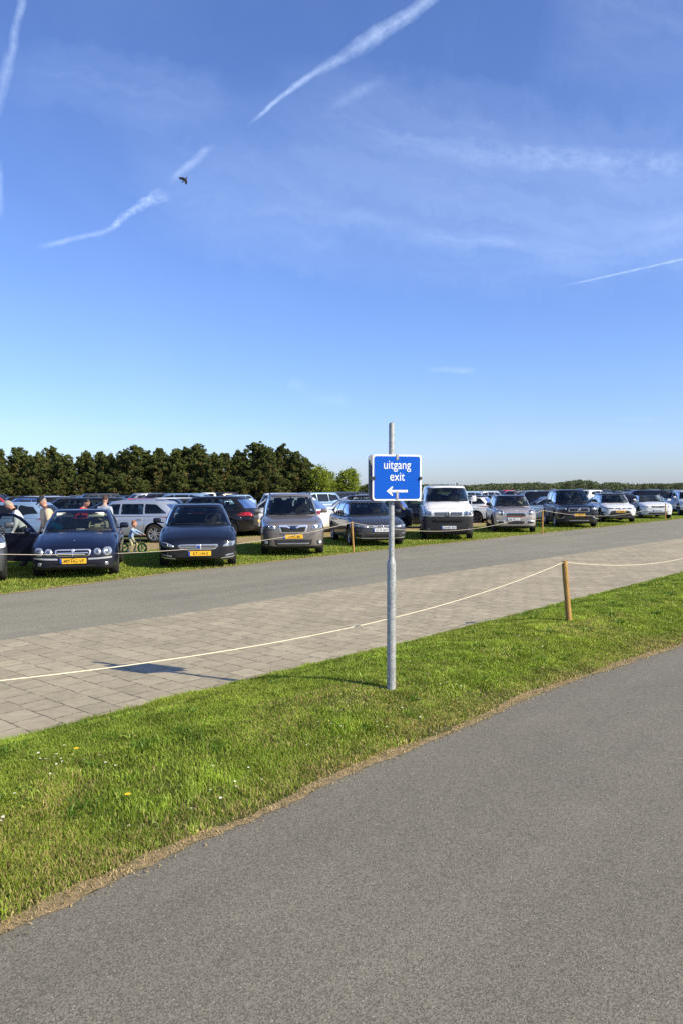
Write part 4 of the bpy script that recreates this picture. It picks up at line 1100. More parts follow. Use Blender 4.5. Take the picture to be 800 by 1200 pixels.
def pixel_of(p):
    v = Vector(p)-Vector((0, 0, CAM_H)); z = v.dot(fw)
    return 400+900*v.dot(RT)/z, 600-900*v.dot(UP)/z
def prune_and_label():
    """drop far cars of which the photo shows nothing; name each of the others by what it stands behind"""
    bpy.context.view_layer.update(); dg = bpy.context.evaluated_depsgraph_get()
    seen = {}
    top = {}
    if FAR_TABLE:
        for o, k, c in FAR: seen[o.name] = [pixel_of((o.location.x, o.location.y, 1.2))[0]]*9
    for o, k, c in FAR:
        for ch in o.children_recursive: top[ch.name] = o.name
    for iy in range(566, 626) if not FAR_TABLE else ():
        for ix in range(0, 1000):
            px = ix*.8; d = ray(px, iy)
            ok, loc, nrm, idx, ob, mt = SC.ray_cast(dg, Vector((0, 0, CAM_H)), d)
            if ok and ob.name in top: seen.setdefault(top[ob.name], []).append(px)
    keep = []
    for o, k, c in FAR:
        if len(seen.get(o.name, [])) < 8:
            for ch in list(o.children_recursive): bpy.data.objects.remove(ch)
            bpy.data.objects.remove(o)
        else: keep.append((sum(seen[o.name])/len(seen[o.name]), o, k, c))
    keep.sort(key=lambda q: q[0]); groups = {}
    for cx, o, k, c in keep:
        lm = min(LANDMARKS, key=lambda q: abs(q[0]-cx))[1]
        groups.setdefault((c, k, lm), []).append(o)
    for (c, k, lm), os_ in groups.items():
        for i, o in enumerate(os_):
            l = '%s %s far behind the %s' % (c, k, lm)
            if len(os_) > 1: l = '%s %s behind the %s, %s from left' % (c, k, lm, ORD[min(i, 14)])
            tag(o, l, 'van' if 'van' in k else 'car', 'distant parked cars, mostly roofs above the nearer ones')
    for cx, o, k, c in keep: del o['_far']
    if not FAR_TABLE: print('FAR_TABLE = [' + ', '.join(repr((k, c, round(o.location.x, 2), round(o.location.y, 2), round(o.rotation_euler.z, 3))) for cx, o, k, c in keep)+']')
    return keep

# ================================================================== BIRD
def bird():
    b = empty('bird'); mb = mat('bird_black', (.010, .010, .012), .7)
    vs = [(0, -.02, 0), (0, -.17, .0), (0, -.21, .0), (0, .12, 0), (0, .24, 0)]
    me = skin_chain([vs[0], vs[1], vs[2], vs[3], vs[4]], [(0, 1), (1, 2), (0, 3), (3, 4)], [.042, .032, .010, .030, (.030, .006)], 2)
    me.materials.clear(); me.materials.append(mb); mesh_obj('body', me, [], b)
    for s in (-1, 1):
        bm = bmesh.new(); n = 9; rows_ = []
        for i in range(n):
            t = i/(n-1); x = s*(.02+(.40 if s < 0 else .17)*t); z = .03+(.10*math.sin(t*2.2) if s < 0 else .16*t); le = -.06-.05*math.sin(math.pi*t)+.16*t*t; te = .07+.03*math.sin(math.pi*t)+.10*t*t; 
            if t > .85: te = le+.05*(1-t)/.15+.01
            rows_.append([bm.verts.new((x, y, z+dz)) for y, dz in ((le, 0), ((le+te)/2, .010*(1-t)), (te, 0), ((le+te)/2, -.006*(1-t)))])
        for a, c in zip(rows_, rows_[1:]):
            for k in range(4): bm.faces.new((a[k], a[(k+1) % 4], c[(k+1) % 4], c[k]))
        bm.faces.new(rows_[0]); bm.faces.new(rows_[-1][::-1]); bmobj('wing', bm, mb, b, True, 60)
    return b
bd = bird(); r_ = ray(217, 210.5); bd.location = Vector((0, 0, CAM_H))+r_*28; bd.rotation_euler = Matrix(((.75, -.65, .10), (0, .12, -.99), (-.65, -.75, -.1))).to_euler(); bd.scale = (.64,)*3
tag(bd, 'small black bird flying in the blue sky', 'bird')

# ================================================================== SIGN
def galv():
    M = bpy.data.materials.new('galvanised_steel'); M.use_nodes = True; t = NT(M.node_tree); b = M.node_tree.nodes['Principled BSDF']
    tc = t.node('ShaderNodeTexCoord'); v = t.node('ShaderNodeTexVoronoi'); v.inputs['Scale'].default_value = 70; t.link(tc.outputs['Object'], v.inputs['Vector'])
    n = t.noise(tc.outputs['Object'], 9, 6, .65)
    cfac = t.math('ADD', t.math('MULTIPLY', v.outputs['Color'], .35), t.math('MULTIPLY', n, .65))
    t.link(t.ramp(cfac, [(.3, (.24, .25, .245)), (.55, (.38, .39, .38)), (.75, (.50, .51, .49))]), b.inputs['Base Color'])
    b.inputs['Metallic'].default_value = .25; b.inputs['Roughness'].default_value = .5
    return M
M_GALV = galv()
SX, SY = G(458, 805, .130)
sgn_ = empty('road_sign', (SX, SY, .130), 0)
sgn_.rotation_euler = (0, R(0.36), R(15)); sgn_.scale = (KH*.928,)*3
prof = [(.0385, -.20), (.0385, 1.06), (.037, 1.075), (.026, 1.115), (.0245, 1.13), (.0245, 2.255), (.021, 2.275), (.008, 2.283)]
vs = []; fs = []; N = 28
for k in range(N):
    a = 2*math.pi*k/N
    for rr_, z in prof: vs.append((rr_*math.cos(a), rr_*math.sin(a), z))
np_ = len(prof)
for k in range(N):
    for i in range(np_-1): fs.append((k*np_+i, ((k+1) % N)*np_+i, ((k+1) % N)*np_+i+1, k*np_+i+1))
fs.append(tuple(k*np_+np_-1 for k in range(N)))
pyobj('pole', vs, fs, M_GALV, sgn_, True, 35)
face = empty('panel_mount', (0, 0, 0), R(6), None)
SW, SH = .440, .392; scx, scz = .030, 1.808
M_SBLUE = mat('sign_blue', (.0005, .088, .50), .45, spec=.2, var=.05, vscale=3); M_SWHITE = mat('sign_white', (.80, .82, .84), .4)
M_ALU = mat('sign_back', (.30, .31, .33), .5, .7)
def rr_box(name, w, h, y0_, y1_, r, m_, par, c=(0, 0)):
    pol = rnd([(-w/2, -h/2), (w/2, -h/2), (w/2, h/2), (-w/2, h/2)], r, 5)
    bm = bmesh.new(); A = [bm.verts.new((c[0]+x, y0_, c[1]+z)) for x, z in pol]; B = [bm.verts.new((c[0]+x, y1_, c[1]+z)) for x, z in pol]
    bm.faces.new(A); bm.faces.new(B[::-1]); n = len(pol)
    for i in range(n): bm.faces.new((A[i], B[i], B[(i+1) % n], A[(i+1) % n]))
    return bmobj(name, bm, m_, par)
pb = rr_box('sign_panel', SW, SH, -.062, -.052, .03, M_SWHITE, sgn_, (scx, scz)); 
f1 = rr_box('blue_field', SW-.030, SH-.030, -.0645, -.063, .022, M_SBLUE, pb, (scx, scz))
bk_ = rr_box('back_panel', SW, SH, .040, .050, .03, M_ALU, sgn_, (scx-.004, scz))
# folded edges of the two panels
for y_ in (-.052, .024):
    bm = bmesh.new()
    for x in (-SW/2+.010, SW/2-.010): bm_box(bm, (scx+x, y_+.008, scz), (.006, .016, SH-.08))
    for z in (-SH/2+.010, SH/2-.010): bm_box(bm, (scx, y_+.008, scz+z), (SW-.08, .016, .006))
    bmobj('folded_edge', bm, M_ALU, sgn_)
for txt, z, sz in (('uitgang', scz+.074, .108), ('exit', scz-.026, .108)):
    t = text_mesh(txt, sz, .81, bold=.0003); t.data.materials.append(M_SWHITE); t.parent = pb; t.location = (scx-.002, -.0658, z); t.rotation_euler = (R(90), 0, 0); t.name = 'lettering'
ar_ = [(-.100, 0), (-.044, .046), (-.038, .038), (-.053, .011), (.104, .011), (.104, -.011), (-.053, -.011), (-.038, -.038), (-.044, -.046)]
bm = bmesh.new(); bm.faces.new([bm.verts.new((scx-.004+x*.93, -.0662, scz-.115+z*.93)) for x, z in ar_]); bmobj('arrow', bm, M_SWHITE, pb)
for zc in (scz+SH/2-.022, scz-SH/2+.045):
    bm = bmesh.new(); bm_box(bm, (scx, -.066, zc), (.022, .004, .052 if zc > scz else .07), None, .002); bmobj('clip', bm, M_GALV, sgn_)
for sx in (-1, 1):
    bm = bmesh.new(); bm_box(bm, (scx+sx*(SW/2-.002), -.006, scz-.005), (.008, .095, .026)); 
    bm_cyl(bm, (scx+sx*(SW/2-.012), -.060, scz-.005), (scx+sx*(SW/2-.012), -.078, scz-.005), .015, .013, 12); bmobj('clamp', bm, mat('dark_steel', (.05, .05, .055), .45, .6), sgn_, True, 50)
for zc in (scz+.09, scz-.09):
    bm = bmesh.new(); bm_box(bm, (scx*.5, -.037, zc), (SW*.7, .022, .03)); bm_box(bm, (scx*.5, .030, zc), (SW*.7, .018, .03)); bm_cyl(bm, (0, 0, zc-.015), (0, 0, zc+.015), .033, None, 20); bmobj('bracket', bm, M_GALV, sgn_)
bpy.data.objects.remove(face)
tag(sgn_, 'blue exit sign with white arrow on a galvanised steel pole', 'sign')

# ================================================================== POSTS AND ROPES
def wood_mat():
    M = bpy.data.materials.new('post_wood'); M.use_nodes = True; t = NT(M.node_tree); b = M.node_tree.nodes['Principled BSDF']
    tc = t.node('ShaderNodeTexCoord'); mp = t.node('ShaderNodeMapping'); mp.inputs['Scale'].default_value = (40, 40, 3); t.link(tc.outputs['Object'], mp.inputs[0])
    n = t.noise(mp.outputs[0], 1.0, 6, .7, 1.5); n2 = t.noise(tc.outputs['Object'], 5, 3, .5)
    c = t.ramp(n, [(.3, (.20, .09, .018)), (.5, (.42, .22, .05)), (.72, (.56, .34, .10))])
    t.link(t.mix(t.math('MULTIPLY', n2, .35), c, (.22, .17, .08, 1)), b.inputs['Base Color']); b.inputs['Roughness'].default_value = .8
    bn = t.node('ShaderNodeBump'); bn.inputs['Strength'].default_value = .5; bn.inputs['Distance'].default_value = .004; t.link(n, bn.inputs['Height']); t.link(bn.outputs[0], b.inputs['Normal'])
    return M
M_WOOD = wood_mat(); M_ROPE = mat('rope', (.68, .61, .44), .8, var=.12, vscale=60)
def post(x, y, h, r, tilt=(0, 0), label='', cat='post'):
    vs = []; fs = []; N = 16; zs = [-.05, .1, .3, .5, .7, .9, .985, 1.0]; rj = random.Random(int(x*100))
    for i, q in enumerate(zs):
        for k in range(N):
            a = 2*math.pi*k/N; q2 = r*(1 if i < 7 else .86)*(1+rj.uniform(-.05, .05))
            vs.append((q2*math.cos(a), q2*math.sin(a), h*q))
    for i in range(len(zs)-1):
        for k in range(N): fs.append((i*N+k, i*N+(k+1) % N, (i+1)*N+(k+1) % N, (i+1)*N+k))
    fs.append(tuple((len(zs)-1)*N+k for k in range(N)))
    o = pyobj('rope_post', vs, fs, M_WOOD, None, True, 50); o.location = (x, y, 0); o.rotation_euler = (tilt[1], tilt[0], 0)
    tag(o, label, cat); 
    if 'far' in label or 'farthest' in label: pass
    return o
def catenary(a, b, sag, n=48):
    a = Vector(a); b = Vector(b); return [a.lerp(b, i/n)-Vector((0, 0, sag*4*(i/n)*(1-i/n))) for i in range(n+1)]
bx, by = G(666, 730, .10)
bx += .010
pn = post(bx, by, .895, .036, (-.078, 0), 'yellow brown wooden post on the grass verge holding the near rope', 'post')
top_n = Vector((bx-.895*.078, by, .878))
un = Vector((.66, .75, 0))
nl = Vector((bx, by, 0))-un*8.5; nr = Vector((bx, by, 0))+un*8.5
post(nl.x, nl.y, .895, .036, (0, 0), 'wooden post beyond the left edge holding the near rope')
post(nr.x, nr.y, .895, .036, (0, 0), 'wooden post beyond the right edge holding the near rope')
tag(tube('rope', catenary(top_n, nl+Vector((0, 0, .87)), .25)[::-1]+catenary(top_n, nr+Vector((0, 0, .87)), .27)[1:], .0041, M_ROPE), 'pale rope sagging from the near wooden post over the paving', 'rope')
def knot(p, r, m_=M_ROPE):
    pts = [(p.x+r*math.cos(2*math.pi*k/14), p.y+r*math.sin(2*math.pi*k/14), p.z-.01+.012*k/14*2) for k in range(29)]
    return pts
FP = [G(414, 648), G(635, 626.5), G(779, 611)]
far_l = Vector((FP[0][0], FP[0][1], 0))-Vector((.665, .747, 0))*11.5*KH
tops = [Vector((far_l.x, far_l.y, .85))]
for (x, y), h, lab, tl in zip(FP, (.91, 1.0, 1.0), ('thin wooden post in front of the charcoal estate', 'wooden post between the warm silver crossover and the large dark blue sport utility car', 'wooden post in front of the low white car'), (-.05, .01, 0)):
    post(x, y, h, .030, (tl, 0), lab); tops.append(Vector((x+tl*h, y, h-.03)))
post(far_l.x, far_l.y, .82, .030, (0, 0), 'wooden post past the left edge holding the rope along the cars')
nr2 = Vector(tops[-1])+Vector((8.7, 9.9, 0)); post(nr2.x, nr2.y, 1.0, .030, (0, 0), 'wooden post past the right edge holding the rope along the cars'); tops.append(nr2)
pts = []
for a, b, sg in zip(tops, tops[1:], (.40, .50, .42, .3)): pts += catenary(a, b, sg)[(1 if pts else 0):]
tag(tube('rope', pts, .0068, mat('rope_weathered', (.46, .41, .33), .85, var=.15, vscale=60)), 'rope strung along the front of the parked cars', 'rope')
# lamp post / traffic mast far off

FARK = prune_and_label()

# ================================================================== GROUND
ZP = dict(field=0.0, verge=.004, path=.010, road=.010, paving=.014)
Ud = Vector((.665, .747)).normalized(); Nd = Vector((-Ud.y, Ud.x))
def so_(p): p = Vector(p); return p.dot(Ud), p.dot(Nd)
def edge(pxs, ext=(1, 1)):
    pts = sorted(so_(G(*p)) for p in pxs)
    S = [p[0] for p in pts]; O = [p[1] for p in pts]
    def f(s):
        if s < S[0]: return O[0]+(O[1]-O[0])/(S[1]-S[0])*(s-S[0])*ext[0]
        if s > S[-1]: return O[-1]+(O[-1]-O[-2])/(S[-1]-S[-2])*(s-S[-1])*ext[1]
        return float(np.interp(s, S, O))
    return f
e_path = edge([(0, 1100), (130, 1035), (300, 960), (430, 900), (530, 860), (640, 810), (800, 757)], (1, .6))
e_gp = edge([(0, 875), (200, 822), (450, 762), (800, 672)], (0, .2))
e_rp = edge([(0, 752), (200, 722), (400, 690), (800, 631)], (0, 0))
e_rg = edge([(0, 698), (200, 672), (400, 650), (800, 608)], (0, 0))
def wob(s, a, sc, seed):
    return a*(math.sin(s*sc+seed)+.6*math.sin(s*sc*2.3+seed*1.7)+.4*math.sin(s*sc*5.1+seed*2.9)+.3*math.sin(s*sc*11.3+seed*.7))
SS = list(np.arange(-30, 0, .5))+list(np.arange(0, 24, .05))+list(np.arange(24, 80, .5))+list(np.arange(80, 420, 5))
def ribbon(name, f0, f1, z, m_, kind='structure', nx=1):
    vs = []; fs = []
    for i, s in enumerate(SS):
        a, b = f0(s), f1(s)
        for k in range(nx+1):
            o = a+(b-a)*k/nx; p = Ud*s+Nd*o; vs.append((p.x, p.y, z))
        if i:
            for k in range(nx): q = (nx+1)*(i-1)+k; fs.append((q, q+nx+1, q+nx+2, q+1))
    o = pyobj(name, vs, fs, m_, None, False); 
    if kind: o['kind'] = kind
    return o
def ground_node(name): 
    M = bpy.data.materials.new(name); M.use_nodes = True; t = NT(M.node_tree); b = M.node_tree.nodes['Principled BSDF']; b.inputs['Roughness'].default_value = .9
    b.inputs['Specular IOR Level'].default_value = .3
    tc = t.node('ShaderNodeTexCoord'); return M, t, b, tc.outputs['Object']
def asphalt(name, base, chip=.35, big=.12, tint=(1, .985, .95), chips=True):
    M, t, b, P = ground_node(name)
    fine = t.noise(P, 300, 3, .7); med = t.noise(P, 60, 3, .5); lg = t.noise(P, .55, 4, .6)
    v = t.node('ShaderNodeTexVoronoi'); v.inputs['Scale'].default_value = 170; t.link(P, v.inputs['Vector'])
    sp = t.node('ShaderNodeSeparateColor'); t.link(v.outputs['Color'], sp.inputs[0])
    k = t.math('MULTIPLY', t.maprange(sp.outputs[0], 0, 1, .60, 1.40), t.maprange(fine, .3, .7, .84, 1.16))
    k = t.math('MULTIPLY', k, t.maprange(med, .3, .7, .94, 1.06)); k = t.math('MULTIPLY', k, t.maprange(lg, .3, .7, 1-big, 1+big))
    mp = t.node('ShaderNodeMapping'); mp.inputs['Rotation'].default_value = (0, 0, -math.atan2(Ud.y, Ud.x)); t.link(P, mp.inputs[0])
    m2_ = t.node('ShaderNodeMapping'); m2_.inputs['Scale'].default_value = (.10, 1.6, 1); t.link(mp.outputs[0], m2_.inputs[0])
    k = t.math('MULTIPLY', k, t.maprange(t.noise(m2_.outputs[0], 1.0, 4, .6), .32, .68, .91, 1.09))
    k = t.math('MULTIPLY', k, t.maprange(t.noise(P, 3.2, 5, .7, 1.0), .58, .78, 1.0, .82))
    k = t.math('MULTIPLY', k, t.maprange(t.noise(P, 1.1, 3, .5, .6), .30, .45, 1.09, 1.0))
    col = t.vmath('SCALE', tuple(base*x for x in tint)); t.val(col.inputs[3], k)
    c = col.outputs[0]
    if chips:
        v2 = t.node('ShaderNodeTexVoronoi'); v2.inputs['Scale'].default_value = 62; t.link(P, v2.inputs['Vector'])
        sp2 = t.node('ShaderNodeSeparateColor'); t.link(v2.outputs['Color'], sp2.inputs[0])
        rad = t.maprange(t.math('POWER', sp2.outputs[1], 3.0), 0, 1, .08, .24)
        m1 = t.math('MULTIPLY', t.math('LESS_THAN', v2.outputs['Distance'], rad), t.math('GREATER_THAN', sp2.outputs[0], .70))
        c = t.mix(t.math('MULTIPLY', m1, chip), c, (.50, .45, .35, 1))
        m2 = t.math('MULTIPLY', t.math('LESS_THAN', v2.outputs['Distance'], .16), t.math('LESS_THAN', sp2.outputs[0], .14))
        c = t.mix(t.math('MULTIPLY', m2, .6), c, (.035, .033, .03, 1))
    t.link(c, b.inputs['Base Color'])
    bn = t.node('ShaderNodeBump'); bn.inputs['Strength'].default_value = .35; bn.inputs['Distance'].default_value = .004
    t.link(t.math('ADD', fine, v.outputs['Distance']), bn.inputs['Height']); t.link(bn.outputs[0], b.inputs['Normal'])
    return M
M_PATH = asphalt('path_asphalt', .174, .70, .08, (1, .905, .70)); M_ROAD = asphalt('road_asphalt', .225, .25, .08, (1, .935, .70))

def paving_mat():
    M, t, b, P = ground_node('concrete_slabs')
    mp = t.node('ShaderNodeMapping'); t.link(P, mp.inputs[0]); mp.inputs['Rotation'].default_value = (0, 0, -math.atan2(-Nd.y, -Nd.x))
    wn = t.node('ShaderNodeTexNoise'); wn.inputs['Scale'].default_value = 5; t.link(P, wn.inputs['Vector'])
    ws = t.vmath('SCALE', t.vmath('SUBTRACT', wn.outputs['Color'], (.5, .5, .5)).outputs[0]); ws.inputs[3].default_value = .034
    pp = t.vmath('ADD', mp.outputs[0], ws.outputs[0]).outputs[0]
    br = t.node('ShaderNodeTexBrick'); br.offset = .5; br.inputs['Scale'].default_value = 1
    br.inputs['Brick Width'].default_value = .30; br.inputs['Row Height'].default_value = .27; br.inputs['Mortar Size'].default_value = .0078; br.inputs['Mortar Smooth'].default_value = .2
    br.inputs['Color1'].default_value = (0, 0, 0, 1); br.inputs['Color2'].default_value = (1, 1, 1, 1); br.inputs['Mortar'].default_value = (.5, .5, .5, 1); br.inputs['Bias'].default_value = 0
    t.link(pp, br.inputs['Vector'])
    fine = t.noise(P, 160, 3, .7); med = t.noise(P, 9, 5, .65); lg = t.noise(P, .8, 4, .55)
    sp = t.node('ShaderNodeSeparateColor'); t.link(br.outputs['Color'], sp.inputs[0])
    k = t.math('MULTIPLY', t.maprange(sp.outputs[0], 0, 1, .88, 1.10), t.maprange(fine, .3, .7, .80, 1.20))
    k = t.math('MULTIPLY', k, t.maprange(med, .3, .7, .84, 1.14)); k = t.math('MULTIPLY', k, t.maprange(lg, .3, .7, .88, 1.10))
    col = t.vmath('SCALE', (.362, .312, .212)); t.val(col.inputs[3], k)
    sand = t.maprange(t.noise(P, 2.2, 4, .6), .50, .72, 0, .45)
    c = t.mix(sand, col.outputs[0], (.41, .34, .24, 1))
    jn = t.maprange(t.noise(P, 7.5, 4, .7), .38, .58, .06, .85)
    c = t.mix(t.math('MULTIPLY', br.outputs['Fac'], jn), c, (.045, .038, .028, 1))
    # chipped corners / moss spots along the joints
    ch = t.math('GREATER_THAN', t.noise(P, 14, 3, .6), .62)
    br2 = t.node('ShaderNodeTexBrick'); br2.offset = .5
    for kk, vv in (('Scale', 1), ('Brick Width', .30), ('Row Height', .27), ('Mortar Size', .018), ('Mortar Smooth', .6)): br2.inputs[kk].default_value = vv
    t.link(pp, br2.inputs['Vector'])
    c = t.mix(t.math('MULTIPLY', t.math('MULTIPLY', br2.outputs['Fac'], ch), .7), c, (.09, .08, .05, 1))
    t.link(c, b.inputs['Base Color'])
    bn = t.node('ShaderNodeBump'); bn.inputs['Strength'].default_value = .4; bn.inputs['Distance'].default_value = .004
    t.link(t.math('SUBTRACT', fine, t.math('MULTIPLY', br.outputs['Fac'], 2.0)), bn.inputs['Height']); t.link(bn.outputs[0], b.inputs['Normal'])
    return M
def turf_mat(name, dry=.5, sandy=0.0):
    M, t, b, P = ground_node(name)
    n1 = t.noise(P, 1.3, 5, .6); n2 = t.noise(P, 22, 5, .7); n3 = t.noise(P, 140, 3, .7)
    g = t.ramp(n2, [(.3, (.035, .052, .010)), (.5, (.065, .09, .014)), (.72, (.12, .15, .028))])
    d = t.ramp(n3, [(.3, (.13, .10, .045)), (.7, (.28, .22, .11))])
    c = t.mix(t.maprange(n1, .60-dry*.35, .78-dry*.2, 0, .85), g, d)
    if sandy: c = t.mix(t.maprange(n2, .35, .60, .2, 1.0), c, t.ramp(n3, [(.3, (.30, .20, .095)), (.7, (.58, .43, .24))]))
    t.link(c, b.inputs['Base Color'])
    bn = t.node('ShaderNodeBump'); bn.inputs['Strength'].default_value = .8; bn.inputs['Distance'].default_value = .02
    t.link(t.math('ADD', n2, n3), bn.inputs['Height']); t.link(bn.outputs[0], b.inputs['Normal'])
    return M
M_FIELD = turf_mat('field_turf', .45); M_VERGE = turf_mat('verge_turf', .5); M_SAND = turf_mat('sandy_edge', .9, 1); M_TRACK = turf_mat('sandy_track', .9, 1)
# one sheet to the horizon
me = bpy.data.meshes.new('ground'); S_ = 2600
me.from_pydata([(-S_, -60, 0), (S_, -60, 0), (S_, S_, 0), (-S_, S_, 0)], [], [(0, 1, 2, 3)]); o = mesh_obj('ground', me, M_FIELD); o['kind'] = 'structure'
def mound(u): return .115*np.sin(np.pi*np.clip((np.asarray(u)-.09)/.91, 0, 1))**1.0
def verge_z(x, y):
    s, o = so_((x, y)); a, b = e_path(s), e_gp(s); return ZP['verge']+float(mound((o-a)/(b-a)))
def verge_sheet():
    vs = []; fs = []; nx = 14
    for i, s in enumerate(SS):
        a, b = e_path(s)-.05, e_gp(s)+.05
        for k in range(nx+1):
            p = Ud*s+Nd*(a+(b-a)*k/nx); u = (a+(b-a)*k/nx-a-.05)/(b-a-.10); vs.append((p.x, p.y, ZP['verge']+float(mound(u))))
        if i:
            for k in range(nx): q = (nx+1)*(i-1)+k; fs.append((q, q+nx+1, q+nx+2, q+1))
    o = pyobj('verge', vs, fs, M_VERGE); o['kind'] = 'structure'
verge_sheet()
f_pe = lambda s: e_path(s)+wob(s, .012, 5.5, 1)
ribbon('path', lambda s: -14+min(0, e_path(s)), f_pe, ZP['path'], M_PATH)
ribbon('sandy_edge', lambda s: f_pe(s)-.012+wob(s, .008, 13, 3), lambda s: e_path(s)+.075+wob(s, .024, 3.1, 2), ZP['path']+.004, M_SAND)
f_ge = lambda s: e_gp(s)+wob(s, .02, 3.5, 4)
ribbon('paving', f_ge, e_rp, ZP['paving'], paving_mat())
ribbon('sand_strip', lambda s: f_ge(s)-.10+wob(s, .03, 2.7, 9), lambda s: f_ge(s)+.03+wob(s, .035, 4.1, 6), ZP['paving']+.004, M_SAND)
ribbon('road', e_rp, lambda s: e_rg(s)+wob(s, .02, 2.1, 8), ZP['road'], M_ROAD)
ribbon('road_edge_sand', lambda s: e_rg(s)-.05+wob(s, .025, 4.7, 5), lambda s: e_rg(s)+.10+wob(s, .05, 1.9, 7), ZP['road']+.004, M_SAND)
# sandy driving tracks between the rows of cars
def track(off, w, seed):
    f0 = lambda s: off-w/2+wob(s, .12, .7, seed); f1 = lambda s: off+w/2+wob(s, .14, .6, seed+2)
    return ribbon('sandy_track', f0, f1, .006, M_TRACK)
tr0 = so_(G(168, 641))[1]; 
TRK = tr0
track(tr0, 2.9, 1.0)

# ================================================================== GRASS BLADES
def grass_mat():
    M = bpy.data.materials.new('grass_blade'); M.use_nodes = True; t = NT(M.node_tree); t.n.clear()
    o = t.node('ShaderNodeOutputMaterial'); at_ = t.node('ShaderNodeAttribute'); at_.attribute_name = 'tint'
    df = t.node('ShaderNodeBsdfDiffuse'); tl = t.node('ShaderNodeBsdfTranslucent'); gl = t.node('ShaderNodeBsdfGlossy'); gl.inputs[1].default_value = .5; gl.inputs[0].default_value = (.6, .7, .4, 1)
    t.link(at_.outputs['Color'], df.inputs[0]); t.link(t.mix(.35, at_.outputs['Color'], (.30, .38, .02, 1)), tl.inputs[0])
    mx = t.node('ShaderNodeMixShader'); mx.inputs[0].default_value = .38; t.link(df.outputs[0], mx.inputs[1]); t.link(tl.outputs[0], mx.inputs[2])
    m2 = t.node('ShaderNodeMixShader'); m2.inputs[0].default_value = .05; t.link(mx.outputs[0], m2.inputs[1]); t.link(gl.outputs[0], m2.inputs[2]); t.link(m2.outputs[0], o.inputs[0])
    return M
M_BLADE = grass_mat()
def vnoise(P, sc, seed):
    """smooth value noise on Nx2 points, 0..1"""
    q = P*sc; i = np.floor(q).astype(int); f = q-i; f = f*f*(3-2*f)
    def h(a, b): 
        v = np.sin(a*127.1+b*311.7+seed*74.7)*43758.5453; return v-np.floor(v)
    a = h(i[:, 0], i[:, 1]); b = h(i[:, 0]+1, i[:, 1]); c = h(i[:, 0], i[:, 1]+1); d = h(i[:, 0]+1, i[:, 1]+1)
    return (a*(1-f[:, 0])+b*f[:, 0])*(1-f[:, 1])+(c*(1-f[:, 0])+d*f[:, 0])*f[:, 1]
def blades(name, P, h, w, tint, z, rng, lean_=.55):
    n = len(P); az = rng.uniform(0, 2*np.pi, n); ln = h*rng.uniform(.1, lean_*1.6, n); fa = az+rng.uniform(-1.2, 1.2, n)+np.pi/2; z = np.broadcast_to(np.asarray(z, float), (n,))
    dx, dy = np.cos(az)*ln, np.sin(az)*ln; wx, wy = np.cos(fa)*w/2, np.sin(fa)*w/2
    V = np.zeros((n, 5, 3), np.float32)
    V[:, 0] = np.c_[P[:, 0]-wx, P[:, 1]-wy, z]; V[:, 1] = np.c_[P[:, 0]+wx, P[:, 1]+wy, z]
    V[:, 2] = np.c_[P[:, 0]+wx*.8+dx*.35, P[:, 1]+wy*.8+dy*.35, z+h*.55]; V[:, 3] = np.c_[P[:, 0]-wx*.8+dx*.35, P[:, 1]-wy*.8+dy*.35, z+h*.55]
    V[:, 4] = np.c_[P[:, 0]+dx, P[:, 1]+dy, z+h*(1-.25*(ln/np.maximum(h, 1e-6)))]
    me = bpy.data.meshes.new(name); me.vertices.add(n*5); me.vertices.foreach_set('co', V.reshape(-1))
    b = np.arange(n)*5; L_ = np.zeros((n, 7), np.int32)
    for k, q in enumerate((0, 1, 2, 3, 3, 2, 4)): L_[:, k] = b+q
    me.loops.add(n*7); me.loops.foreach_set('vertex_index', L_.reshape(-1))
    me.polygons.add(n*2); st = np.zeros((n, 2), np.int32); st[:, 0] = np.arange(n)*7; st[:, 1] = st[:, 0]+4
    me.polygons.foreach_set('loop_start', st.reshape(-1)); me.update(calc_edges=True)
    ca = me.color_attributes.new('tint', 'FLOAT_COLOR', 'POINT'); C_ = np.ones((n, 5, 4), np.float32); C_[:, :, :3] = tint[:, None, :]
    C_[:, 4, :3] *= 1.15
    ca.data.foreach_set('color', C_.reshape(-1))
    return mesh_obj(name, me, M_BLADE)
def vec(f, s): return np.interp(s, np.arange(-30, 120, .1), [f(q) for q in np.arange(-30, 120, .1)])
Un = np.array(Ud); Nn = np.array(Nd)
def grass_colour(P, dry, rng):
    n = len(P); a = rng.random(n)[:, None]**1.3
    g1 = np.array([.105, .165, .012]); g2 = np.array([.325, .425, .05]); dr = np.array([.46, .34, .15]); yl = np.array([.34, .38, .05])
    big = vnoise(P, 1.1, 3)[:, None]; med = vnoise(P, 4.5, 5)[:, None]
    c = g1+(g2-g1)*np.clip(a*.7+med*.5, 0, 1)
    c = c+(yl-c)*np.clip((big-.35)*.9, 0, .6)
    isdry = (rng.random(n) < dry)[:, None]
    return np.where(isdry, dr*(.6+.7*a), c)
